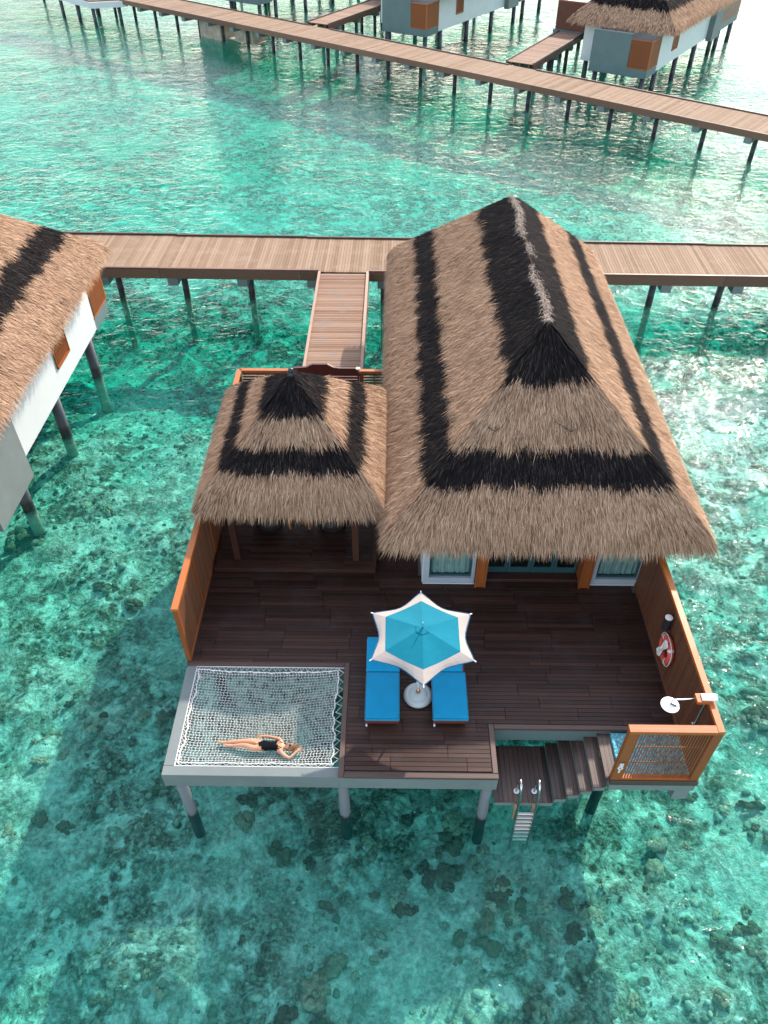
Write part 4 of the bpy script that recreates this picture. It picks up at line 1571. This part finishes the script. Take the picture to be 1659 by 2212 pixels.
    sg.tube([hc + tilt @ Vector((0.016, -0.012, 0.096)), hc + tilt @ Vector((0.016, 0.012, 0.096))], 0.004, 6)
    sg.build("sunglasses", 'sunglass', ho, smooth=True)
    # swimsuit: the torso's own surface, grown a few millimetres, cut high at the hips
    bm = bmesh.new()
    bm.from_mesh(me)
    bm.normal_update()
    kill = []
    for f in bm.faces:
        c = f.calc_center_median()
        y = c.y - 8.622
        top = -2.36 - 0.06 * math.cos(y * 11) + 0.008 * math.sin(y * 170)
        leg = -2.845 + 1.15 * abs(y) + 0.006 * math.sin(y * 150)
        if not (leg < c.x < top and abs(y) < 0.150) or (c.x > -2.46 and abs(y) > 0.115):
            kill.append(f)
    bmesh.ops.delete(bm, geom=kill, context='FACES')
    for v in bm.verts:
        v.co += v.normal * 0.009
    sm = bpy.data.meshes.new("swimsuit")
    bm.to_mesh(sm)
    bm.free()
    sm.materials.clear()
    sm.materials.append(M['swim'])
    link("swimsuit", sm, None, t)
    st = MB()
    for sy in (-1, 1):
        st.tube([P(-2.44, 8.62 + sy * 0.07, 0.185), P(-2.36, 8.615 + sy * 0.065, 0.18), P(-2.30, 8.61 + sy * 0.06, 0.12)], 0.008, 6)
    st.build("strap", 'swim', t)


# ------------------------------------------------------------------ furniture on the deck
def rounded_slab(mb, x0, x1, y0, y1, z0, z1, r=0.035, fn=None):
    """cushion with rounded plan corners and crowned edges"""
    e = min(0.03, (z1 - z0) * 0.4)
    lev = [(e, z0), (0, z0 + e), (0, z1 - e), (e * 0.3, z1 - e * 0.3), (e, z1), (e * 5, z1 + 0.008)]
    V, F = [], []
    n = 20
    for ins, z in lev:
        q = max(0.006, r - ins * 0.5)
        for cx, cy, a0 in ((x1 - ins - q, y1 - ins - q, 0), (x0 + ins + q, y1 - ins - q, 90), (x0 + ins + q, y0 + ins + q, 180), (x1 - ins - q, y0 + ins + q, 270)):
            for k in range(5):
                a = R(a0 + 22.5 * k)
                V.append((cx + math.cos(a) * q, cy + math.sin(a) * q, z))
    for i in range(len(lev) - 1):
        for k in range(n):
            F.append((i * n + k, i * n + (k + 1) % n, (i + 1) * n + (k + 1) % n, (i + 1) * n + k))
    F.append(tuple(range(n))[::-1])
    F.append(tuple(range((len(lev) - 1) * n, len(lev) * n)))
    if fn:
        V = [fn(p) for p in V]
    mb.add(V, F)


def build_sunbed(x0, x1, y0, y1, label, gap):
    t = thing("sunbed", label, "sunbed", ((x0 + x1) / 2, (y0 + y1) / 2, 0), "sunbeds under the parasol")
    yb = y0 + 1.23
    fr = MB()
    fr.bbox(x0 + 0.01, x1 - 0.01, y0 + 0.01, y0 + 0.06, 0.14, 0.235)
    fr.bbox(x0 + 0.01, x0 + 0.06, y0 + 0.062, y1 - 0.05, 0.14, 0.235)
    fr.bbox(x1 - 0.06, x1 - 0.01, y0 + 0.062, y1 - 0.05, 0.14, 0.235)
    fr.bbox(x0 + 0.062, x1 - 0.062, y1 - 0.12, y1 - 0.06, 0.14, 0.235)
    fr.build("frame", 'maroon', t)
    for k in range(10):
        ys_ = y0 + 0.1 + k * 0.115
        MB().box(x0 + 0.062, x1 - 0.062, ys_, ys_ + 0.07, 0.205, 0.232).build("slat", 'maroon', t)
    for lx in (x0 + 0.035, x1 - 0.085):
        for ly in (y0 + 0.1, y1 - 0.2):
            MB().box(lx, lx + 0.05, ly, ly + 0.06, 0.004, 0.139).build("leg", 'maroon', t)
    c = MB()
    rounded_slab(c, x0, x1, y0, yb - 0.008, 0.24, 0.345)
    sc_ = c.build("seat_cushion", 'cushion', t, smooth=True)
    q = 0.012
    MB().tube([(x0 + q, y0 + q, 0.338), (x1 - q, y0 + q, 0.338), (x1 - q, yb - 0.02, 0.338), (x0 + q, yb - 0.02, 0.338), (x0 + q, y0 + q, 0.338)], 0.006, 5, cap=False).build("piping", 'canopy_edge', sc_)
    a = R(9)

    def tilt(p):
        x, y, z = p
        dy, dz = y - yb, z - 0.24
        return (x, yb + dy * math.cos(a) - dz * math.sin(a), 0.245 + dy * math.sin(a) + dz * math.cos(a))
    c = MB()
    rounded_slab(c, x0 - (0.0 if not gap else 0.02), x1 - gap, yb + 0.012, y1, 0.24, 0.345, fn=tilt)
    c.build("back_cushion", 'cushion', t, smooth=True)
    b = MB()
    b.box(x0 + 0.03, x1 - 0.03, yb + 0.02, y1 - 0.02, 0.20, 0.236)
    b.xform(lambda p: Vector(tilt(tuple(p))))
    b.build("backrest", 'maroon', t)
    MB().lathe((x0 - 0.01 + 0.05, y0 - 0.005, 0.10), [(0.03, -0.02), (0.035, 0), (0.03, 0.02)], 12, axis=(1, 0, 0)).build("caster", 'plastic', t)


def build_parasol():
    cx_, cy_ = 0.67, 9.97
    t = thing("parasol", "six-pointed teal parasol with cream border standing between the blue sunbeds", "parasol", (0.635, 9.83, 0))
    za, zt_, Rt = 2.31, 2.03, 1.215
    k_in = 0.735
    # canopy in polar rings; edges sag inward between the ribs
    def pt(a_deg, f, top=0.0):
        sec = a_deg % 60 - 30 if False else ((a_deg - 30) % 60) - 30
        ph = abs(((a_deg - 30 + 30) % 60) - 30)          # 0 at a rib, 30 between ribs
        ribr = Rt
        straight = math.cos(R(30)) / math.cos(R(30 - ph))  # hexagon edge
        conc = straight - 0.075 * math.sin(math.pi * ph / 60) * 1.6 * max(0, (f - k_in) / (1 - k_in)) ** 1.2
        rr = ribr * f * conc
        z = za - (za - zt_) * (f ** 1.15)
        z -= 0.035 * math.sin(math.pi * ph / 60 * 1.0) * f
        return (cx_ + rr * math.cos(R(a_deg)), cy_ + rr * math.sin(R(a_deg)), z + top)
    angs = [30 + 60 * s + d for s in range(6) for d in (0, 3, 7.5, 15, 22.5, 30, 37.5, 45, 52.5, 57)]
    n = len(angs)

    def ringmesh(fs, name, mat, cap=False, off=0.0):
        mb = MB()
        V, F = [], []
        for f in fs:
            V += [pt(a, f, off) for a in angs]
        for i in range(len(fs) - 1):
            for k in range(n):
                F.append((i * n + k, (i + 1) * n + k, (i + 1) * n + (k + 1) % n, i * n + (k + 1) % n))
        mb.add(V, F)
        return mb.build(name, mat, t)
    ca = ringmesh([0.02, 0.2, 0.4, 0.6, k_in], "canopy", 'canopy_teal')
    o = ringmesh([k_in, 0.85, 0.94, 1.0], "canopy_border", 'canopy_cream', off=0.0)
    ringmesh([0.0, 0.13], "vent_cap", 'canopy_teal', off=0.012)
    e = MB()
    e.tube([pt(a, 1.0) for a in angs] + [pt(angs[0], 1.0)], 0.012, 6, cap=False)
    e.build("canopy_edge", 'canopy_edge', t, smooth=True)
    for s in range(6):
        a = 30 + 60 * s
        MB().tube([pt(a, 0.05, -0.03), pt(a, 0.5, -0.025), pt(a, 0.99, -0.02)], 0.011, 6).build("rib", 'steel', t)
        p0, p1 = Vector(pt(a, 0.985)), Vector(pt(a, 1.035))
        MB().tube([p0, p1], [0.016, 0.012], 8).build("rib_tip", 'white_metal', t)
    px, py = 0.64, 9.86
    MB().tube([(px, py, 0.1), (cx_, cy_, 2.30)], 0.024, 12).build("pole", 'white_metal', t, smooth=True)
    MB().lathe((cx_, cy_, 2.335), [(0.02, 0), (0.024, 0.03), (0.012, 0.06), (0.014, 0.10), (0.004, 0.19)], 10).build("finial", 'steel', t, smooth=True)
    b = MB()
    b.lathe((px, py - 0.03, 0.003), [(0.29, 0.0), (0.325, 0.025), (0.325, 0.07), (0.30, 0.105), (0.225, 0.125), (0.215, 0.118), (0.205, 0.130), (0.06, 0.140)], 40)
    b.build("base", 'plastic', t, smooth=True)
    MB().lathe((px, py, 0.14), [(0.05, 0), (0.055, 0.03), (0.04, 0.07), (0.032, 0.14)], 16).build("pole_socket", 'copper', t, smooth=True)
    MB().tube([(px, py, 0.9), (px - 0.05, py - 0.08, 0.75), (px - 0.04, py - 0.09, 0.6), (px - 0.01, py - 0.06, 0.75)], 0.006, 5).build("pull_cord", 'rope', t)


# ------------------------------------------------------------------ fences and screens
def build_left_fence():
    t = thing("privacy_fence", "long orange timber fence with fine slats running beside the pavilion", "fence", (-4.74, 15.5, 0))
    x = -4.74
    z1 = 1.83
    panels = [(10.86, 12.35), (12.45, 14.2), (14.3, 16.2), (16.3, 18.2), (18.3, 20.15)]
    for y0, y1 in panels:
        p = MB().box(x - 0.012, x + 0.012, y0, y1, 0.06, z1).build("panel", 'slat_brown', t)
        mb = MB()
        y = y0 + 0.012
        while y < y1 - 0.03:
            mb.tone = random.random()
            mb.box(x - 0.034, x - 0.0125, y, y + 0.026, 0.06, z1)
            mb.box(x + 0.0125, x + 0.034, y, y + 0.026, 0.06, z1)
            y += 0.048
        mb.build("slat", 'slat_mid', p, stuff=True)
    for y in (10.80, 12.40, 14.25, 16.25, 18.25, 20.20):
        MB().bbox(x - 0.055, x + 0.055, y - 0.05, y + 0.05, 0.0, z1, 0.004).build("post", 'orange_z', t)
    MB().bbox(x - 0.075, x + 0.075, 10.72, 20.28, z1 + 0.002, 1.91, 0.006).build("top_rail", 'orange_y', t)
    MB().bbox(x - 0.05, x + 0.05, 10.76, 20.2, 0.003, 0.06, 0.004).build("bottom_rail", 'orange_y', t)


def build_back_fence():
    t = thing("entrance_fence", "slatted timber fence with gate closing the deck behind the pavilion", "fence", (-2.4, 20.25, 0))
    y = 20.26
    runs = [(-4.66, -3.2), (-1.0, -0.12)]
    for x0, x1 in runs:
        for k in range(17):
            z = 0.08 + k * 0.103
            MB().box(x0, x1, y - 0.02, y + 0.02, z, z + 0.062).build("slat", 'slat_brown_x', t)
        MB().box((x0 + x1) / 2 - 0.02, (x0 + x1) / 2 + 0.02, y + 0.022, y + 0.05, 0.02, 1.82).build("brace", 'slat_brown', t)
        MB().bbox(x0 - 0.06, x1 + 0.06, y - 0.07, y + 0.07, 1.832, 1.91, 0.006).build("top_rail", 'orange_x', t)
    for x in (-3.26, -0.96, -0.1):
        MB().box(x - 0.06, x + 0.055, y - 0.055, y + 0.055, 0.0, 1.83 if x != -0.1 else 1.825).build("post", 'slat_brown', t)
    g = thing("entrance_gate", "maroon slatted gate with stepped carved top at the end of the narrow walkway", "gate", (-2.1, 20.26, 0))
    for k in range(16):
        z = 0.06 + k * 0.103
        MB().box(-3.12, -1.08, y - 0.02, y + 0.02, z, z + 0.07).build("slat", 'maroon', g)
    MB().box(-3.19, -3.122, y - 0.035, y + 0.035, 0.02, 1.85).build("stile", 'maroon', g)
    MB().box(-1.078, -1.03, y - 0.035, y + 0.035, 0.02, 1.85).build("stile", 'maroon', g)
    prof = [(-3.2, 1.72), (-1.02, 1.72), (-1.02, 1.90), (-1.12, 1.99), (-1.6, 1.99), (-1.82, 2.02), (-2.0, 2.13), (-2.45, 2.13), (-2.66, 2.02), (-3.05, 1.99), (-3.2, 1.92)]
    n = len(prof)
    mb = MB()
    mb.add([(a, y - 0.04, z) for a, z in prof] + [(a, y + 0.04, z) for a, z in prof],
           [tuple(range(n)), tuple(range(n, 2 * n))[::-1]] + [(k, n + k, n + (k + 1) % n, (k + 1) % n) for k in range(n)])
    mb.build("carved_top", 'maroon', g)
    MB().lathe((-1.06, y - 0.1, 2.0), [(0.06, 0), (0.08, 0.03), (0.07, 0.05)], 14).build("gate_lamp", 'plastic', g)


def build_right_fence():
    t = thing("privacy_fence", "brown panelled fence with bright orange top rail holding the lifebuoy and wall lamp", "fence", (6.33, 11, 0))
    x = 6.33
    z1 = 1.83
    panels = [(7.98, 8.95), (9.05, 10.55), (10.65, 12.1), (12.2, 13.25)]
    for y0, y1 in panels:
        p = MB().box(x - 0.012, x + 0.012, y0, y1, 0.06, z1).build("panel", 'slat_brown', t)
        mb = MB()
        y = y0 + 0.01
        while y < y1 - 0.025:
            mb.tone = random.random()
            mb.box(x - 0.030, x - 0.0125, y, y + 0.030, 0.06, z1)
            mb.box(x + 0.0125, x + 0.030, y, y + 0.030, 0.06, z1)
            y += 0.044
        mb.build("slat", 'slat_brown', p, stuff=True)
    for y in (9.0, 10.6, 12.15):
        MB().box(x - 0.026, x + 0.045, y - 0.046, y + 0.046, 0.0, z1).build("post", 'slat_brown', t)
    MB().bbox(x - 0.06, x + 0.075, 7.86, 13.26, z1 + 0.002, 1.91, 0.006).build("top_rail", 'orange_y', t)
    MB().bbox(x - 0.05, x + 0.05, 7.99, 13.25, -0.045, 0.06, 0.004).build("bottom_rail", 'slat_brown_x', t)
    # front screen of the shower corner
    s = thing("shower_screen", "orange slatted screen with white house number at the outdoor shower corner", "screen", (5.45, 7.92, 0))
    y = 7.925
    MB().bbox(4.60, 4.79, y - 0.055, y + 0.055, 0.002, z1, 0.005).build("post", 'orange_z', s)
    MB().bbox(6.22, 6.40, y - 0.055, y + 0.055, 0.002, z1, 0.005).build("post", 'orange_z', s)
    MB().bbox(4.585, 6.265, y - 0.085, y + 0.085, z1 + 0.003, 1.915, 0.006).build("top_rail", 'orange_x', s)
    MB().bbox(4.795, 6.215, y - 0.05, y + 0.05, 0.002, 0.07, 0.004).build("bottom_rail", 'orange_x', s)
    n = 25
    for k in range(n):
        xx = 4.80 + (6.205 - 4.80) * (k + 0.5) / n
        MB().box(xx - 0.011, xx + 0.011, y - 0.020, y - 0.008, 0.072, z1).build("slat", 'orange_z', s)
    for z in (0.63, 1.22):
        MB().box(4.792, 6.218, y - 0.006, y + 0.012, z, z + 0.028).build("cross_rail", 'slat_brown_x', s)
    for k, ch in enumerate("501"):
        cu = bpy.data.curves.new("numeral", 'FONT')
        cu.body = ch
        cu.size = 0.165
        cu.extrude = 0.006
        cu.offset = 0.004
        cu.align_x = 'CENTER'
        ob = bpy.data.objects.new("numeral", cu)
        COL.objects.link(ob)
        dg = bpy.context.evaluated_depsgraph_get()
        me = bpy.data.meshes.new_from_object(ob.evaluated_get(dg), depsgraph=dg)
        bpy.data.objects.remove(ob)
        for v in me.vertices:
            v.co = Vector((4.695 + v.co.x * 1.35, y - 0.064 - v.co.z, 0.58 - 0.125 * k + v.co.y * 0.9))
        me.materials.clear()
        link("numeral", me, 'sign', s)
    MB().box(4.62, 4.77, y - 0.064, y - 0.0565, 0.715, 0.74).build("numeral_remnant", 'slat_brown_x', s)


def build_wall_items():
    # wall lamp
    t = thing("wall_lamp", "black cylinder wall lamp with pale lid on the brown fence above the lifebuoy", "lamp", (6.2, 10.87, 1.3))
    MB().lathe((6.17, 10.87, 1.24), [(0.075, 0), (0.08, 0.01), (0.08, 0.36), (0.078, 0.37)], 24).build("body", 'black', t, smooth=False)
    MB().lathe((6.17, 10.87, 1.612), [(0.086, 0), (0.086, 0.02), (0.07, 0.03)], 24).build("lid", 'rung', t)
    MB().tube([(6.22, 10.87, 1.28), (6.30, 10.87, 1.22)], 0.03, 10).build("arm", 'black', t)
    # lifebuoy
    t = thing("lifebuoy", "red lifebuoy with grey bands and coiled white rope hung on the brown fence", "lifebuoy", (6.2, 10.55, 0.85))
    c = Vector((6.215, 10.56, 0.88))
    Rr, rr = 0.27, 0.075
    ring = [(c.x, c.y + Rr * math.cos(a), c.z + Rr * math.sin(a)) for a in [2 * math.pi * k / 40 for k in range(41)]]
    MB().tube(ring, rr, 14, cap=False).build("ring", 'buoy', t, smooth=True)
    for k in range(4):
        a0 = R(45 + 90 * k)
        seg = [(c.x, c.y + Rr * math.cos(a0 + d), c.z + Rr * math.sin(a0 + d)) for d in (-0.11, -0.05, 0, 0.05, 0.11)]
        MB().tube(seg, rr + 0.004, 14).build("band", 'band', t, smooth=True)
    loop = []
    for k in range(65):
        a = 2 * math.pi * k / 64
        q = Rr + rr + 0.012 + 0.02 * abs(math.sin(2 * a))
        loop.append((c.x - 0.02, c.y + q * math.cos(a), c.z + q * math.sin(a)))
    MB().tube(loop, 0.009, 6, cap=False).build("grab_line", 'rope', t, smooth=True)
    coil = MB()
    for k in range(9):
        o = (k - 4) * 0.016
        pts = []
        for j in range(25):
            a = 2 * math.pi * j / 24
            u = math.cos(a)
            wv = math.sin(a) * (0.055 + 0.02 * abs(o) / 0.06) * (0.35 + 0.65 * abs(u)) + o * abs(u)
            # long axis leans from lower far side to upper near side
            pts.append((c.x - 0.10 - 0.012 * (k % 3), c.y + 0.02 + u * 0.20 * 0.55 + wv * 0.83 - 0.03, c.z + 0.06 + u * -0.32 + wv * 0.4))
        coil.tube(pts, 0.010, 5, cap=False)
    wrap = [(c.x - 0.105, c.y, c.z + 0.02), (c.x - 0.105, c.y, c.z + 0.10)]
    coil.tube(wrap, 0.042, 10)
    coil.build("rope_coil", 'rope', t, smooth=True)
    # outdoor shower
    t = thing("outdoor_shower", "white round rain shower head on a steel arm above the fence corner", "shower", (6.2, 8.55, 1.9))
    MB().bbox(6.02, 6.27, 8.47, 8.68, 1.91, 1.985, 0.006).build("mount", 'orange_x', t)
    MB().bbox(6.12, 6.42, 8.50, 8.65, 1.987, 2.02, 0.004).build("cover", 'white_metal', t)
    MB().tube([(6.03, 8.57, 1.96), (5.75, 8.53, 1.98), (5.56, 8.51, 2.0), (5.52, 8.49, 1.99), (5.50, 8.46, 1.94)], 0.018, 10).build("arm", 'steel', t, smooth=True)
    MB().tube([(5.50, 8.46, 1.95), (5.60, 8.42, 1.925)], 0.014, 8).build("elbow", 'black', t)
    MB().lathe((5.50, 8.46, 1.885), [(0.165, 0), (0.18, 0.008), (0.18, 0.018), (0.05, 0.034), (0.03, 0.05)], 36).build("head", 'white_metal', t, smooth=False)
    MB().tube([(6.26, 8.60, 0.9), (6.26, 8.60, 1.9)], 0.014, 8).build("riser_pipe", 'steel', t)
    MB().lathe((6.25, 8.60, 1.0), [(0.03, 0), (0.035, 0.03), (0.03, 0.05)], 12, axis=(-1, 0, 0)).build("valve", 'steel', t)


# ------------------------------------------------------------------ walkways
def walkway(name, label, P0, P1, width, board, mat, boards_as_parts, spacing, phase, kerbs=('kerb', 'kerb'), fascia='fascia', skip_kerb=(), taper=0.0, pile_in=0.5, board_from=0.0, cap_out=0.06):
    """boardwalk from P0 to P1; P0-P1 is its near edge, the width lies on the left of that direction"""
    P0, P1 = Vector((*P0, 0)), Vector((*P1, 0))
    d = (P1 - P0)
    L = d.length
    d.normalize()
    nrm = Vector((-d.y, d.x, 0))
    ang = math.atan2(d.y, d.x)
    mid = (P0 + P1) / 2
    t = thing(name, label, "walkway", (mid.x, mid.y, SEA))

    def pt(s, w, z):
        return P0 + d * s + nrm * w + Vector((0, 0, z))

    def wid(s):
        return width + taper * (0.5 - s / L)

    def bar(s0, s1, w0, w1, z0, z1, mb=None):
        mb = mb or MB()
        mb.hexa([pt(s0, w0, z0), pt(s1, w0, z0), pt(s1, w1, z0), pt(s0, w1, z0), pt(s0, w0, z1), pt(s1, w0, z1), pt(s1, w1, z1), pt(s0, w1, z1)])
        return mb
    n = int(L / board)
    rest = MB()
    made = 0
    order = sorted(range(n), key=lambda k: abs(k * board - L / 2))     # the boards in view first
    for k in order:
        s0 = k * board
        w = wid(s0)
        dz = random.uniform(-0.004, 0.004)
        if boards_as_parts and made < 298:
            c = pt(s0 + board / 2, w / 2, -0.03 + dz)
            if mat.endswith('_y'):
                o = plank("plank", -0.5, 0.5, -0.5, 0.5, -0.5, 0.5, mat, t)
                o.scale = (board - 0.008, w, 0.05)
                o.rotation_euler = (0, 0, ang)
            else:
                o = plank("plank", -0.5, 0.5, -0.5, 0.5, -0.5, 0.5, mat, t)
                o.scale = (w, board - 0.008, 0.05)
                o.rotation_euler = (0, 0, ang - math.pi / 2)
            o.location = c
            made += 1
        else:
            rest.tone = random.random()
            bar(s0, s0 + board - 0.01, 0, w, -0.055 + dz, -0.005 + dz, rest)
    if rest.v:
        rest.build("boards", mat, t, stuff=True)
    # side boards and kerbs in lengths
    seg = 6.0
    s = 0.0
    while s < L - 0.05:
        s1 = min(s + seg, L)
        for side in (0, 1):
            w = (0 if side == 0 else wid(s))
            sg = -1 if side == 0 else 1
            cuts = [(a, b) for (sd, a, b) in skip_kerb if sd == side]
            spans = [(s, s1)]
            for a, b in cuts:
                nx = []
                for u, v in spans:
                    if b <= u or a >= v:
                        nx.append((u, v))
                    else:
                        if u < a:
                            nx.append((u, a))
                        if b < v:
                            nx.append((b, v))
                spans = nx
            for u, v in spans:
                if v - u < 0.05:
                    continue
                bar(u, v - 0.012, w + sg * 0.002, w + sg * 0.05, -0.40, 0.0).build("side_board", fascia, t)
                kw = kerbs[side]
                if kw:
                    bar(u, v - 0.012, w - 0.03 if side == 0 else w - 0.07, w + 0.07 if side == 0 else w + 0.03, 0.003, 0.07).build("kerb", kw, t)
        s = s1
    # beams along, caps across, piles
    b = MB()
    for w in (0.35, width / 2, width - 0.35):
        bar(0, L, w - 0.06, w + 0.06, -0.30, -0.057, b)
    b.build("stringers", 'fascia', t)
    s = phase
    while s < L:
        c = MB()
        bar(s - 0.22, s + 0.22, -cap_out, wid(s) + cap_out, -0.72, -0.402, c)
        c.build("cap_beam", 'concrete', t)
        for w in (width / 2,) if pile_in is None else (pile_in, width - pile_in):
            q = pt(s, w, 0)
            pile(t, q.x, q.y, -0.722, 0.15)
        s += spacing
    return t, pt, bar


def build_walkways():
    # near walkway: its near edge runs from (-34, 31.34) to (34, 30.15)
    walkway("timber_walkway", "wide pale timber walkway crossing the picture right behind the thatched villas", (-22.0, 31.13), (22.0, 30.36), 3.3, 0.122, 'pale_y', True, 3.02, 0.4,
            kerbs=('fascia', 'kerb'), skip_kerb=((0, 18.85, 20.95),), taper=0.5, pile_in=None)
    # narrow access from the near walkway to the gate
    walkway("access_walkway", "narrow brown timber walkway leading to the gate behind the pavilion", (-1.08, 20.35), (-1.08, 30.72), 2.08, 0.135, 'mid_x', True, 3.4, 1.6,
            kerbs=('kerb_pale', 'kerb_pale'), pile_in=0.4)
    # far walkway
    P0, P1 = Vector((-42.0, 100.5)), Vector((40.0, 34.55))
    d = (P1 - P0).normalized()
    L = (P1 - P0).length

    def along(x, y):
        return (Vector((x, y)) - P0).dot(d)
    walkway("timber_walkway", "long timber walkway slanting across the top of the picture to the far villas", P0, P1, 3.5, 0.15, 'pale_y', False, 3.28, along(1.24, 66.43) % 3.28,
            kerbs=(None, 'kerb'), pile_in=None,
            skip_kerb=((1, along(7.9, 65.6) + 1.15, along(7.9, 65.6) + 3.5), (1, along(-8.1, 78.4) + 1.3, along(-8.1, 78.4) + 3.65)))
    for k, (P, lab) in enumerate((((10.25, 64.55), "short dark timber walkway from the back walkway to the shaggy far villa"),
                                  ((-5.85, 77.5), "short reddish timber walkway from the back walkway to the middle far villa"))):
        az = R(29)
        e = (P[0] + math.sin(az) * 11.2, P[1] + math.cos(az) * 11.2)
        walkway("access_walkway", lab, P, e, 2.15, 0.15, 'mid_x', False, 3.4, 1.8, kerbs=('kerb', 'kerb'), pile_in=0.35)
    # concrete blocks under the far walkway
    nrm = Vector((-d.y, d.x))
    t = thing("concrete_pier", "stained concrete block pier under the slanting back walkway", "pier", (-15.8, 82.5, SEA))
    def ob(c, l, w, z0, z1, nm):
        mb = MB()
        c3 = Vector((c[0], c[1], (z0 + z1) / 2))
        mb.obox(c3, Vector((d.x, d.y, 0)) * l / 2, Vector((nrm.x, nrm.y, 0)) * w / 2, (0, 0, (z1 - z0) / 2))
        mb.build(nm, 'concrete_raw', t)
    ob((-16.6, 83.2), 2.9, 2.0, -4.6, -0.75, "block")
    ob((-13.3, 80.9), 2.4, 1.6, -1.9, -0.75, "block")
    ob((-13.6, 81.1), 3.6, 1.3, -2.02, -1.905, "ledge")
    # platform corner at the far left of the back walkway
    t = thing("jetty_platform", "white concrete platform corner on dark piles at the far end of the back walkway", "platform", (-30, 89, SEA))
    MB().prism([(-34.5, 91.9), (-29.55, 87.2), (-26.3, 88.1), (-30.6, 93.4)], -0.62, -0.12).build("slab", 'white', t)
    MB().prism([(-34.3, 91.95), (-29.6, 87.5), (-26.6, 88.3), (-30.6, 93.1)], -0.117, 0.0).build("deck_boards", 'pale_y', t)
    for x, y in ((-33.9, 91.6), (-31.6, 89.5), (-29.5, 87.7), (-27.2, 88.6), (-30.6, 92.6)):
        pile(t, x, y, -0.62, 0.17)


def build_twigs():
    for x, lab in ((3.95, "forked dry twig lying on the big roof just above its black band, centre"), (2.2, "small curved dry twig lying on the big roof above its black band, pavilion side")):
        b = Vector((x, 14.2, 4.33))
        mb = MB()
        mb.tube([b, b + Vector((0.14, -0.10, -0.05)), b + Vector((0.32, -0.05, 0.03)), b + Vector((0.42, 0.10, 0.16))], [0.012, 0.010, 0.008, 0.003], 5)
        if x > 3:
            mb.tube([b + Vector((0.14, -0.10, -0.05)), b + Vector((0.16, 0.08, 0.11)), b + Vector((0.10, 0.16, 0.19))], [0.009, 0.007, 0.003], 5)
            mb.tube([b, b + Vector((-0.16, 0.05, 0.08)), b + Vector((-0.24, 0.12, 0.14))], [0.010, 0.007, 0.003], 5)
        tag(mb.build("dry_twig", 'wicker'), lab, "twig")


build_sea()
build_walkways()
build_main_villa()
build_left_villa()
build_far_villas()
build_pavilion()
build_deck()
build_stairs()
build_left_fence()
build_back_fence()
build_right_fence()
build_net()
build_sunbed(-0.54, 0.22, 9.03, 11.16, "blue sunbed on the net side of the parasol base, its whole back cushion edge showing", 0.0)
build_sunbed(0.94, 1.72, 9.05, 11.16, "blue sunbed on the stairs side of the parasol base, mostly covered by the canopy", 0.06)
build_parasol()
build_wall_items()
build_ladder()
build_person()
build_twigs()
build_corals()
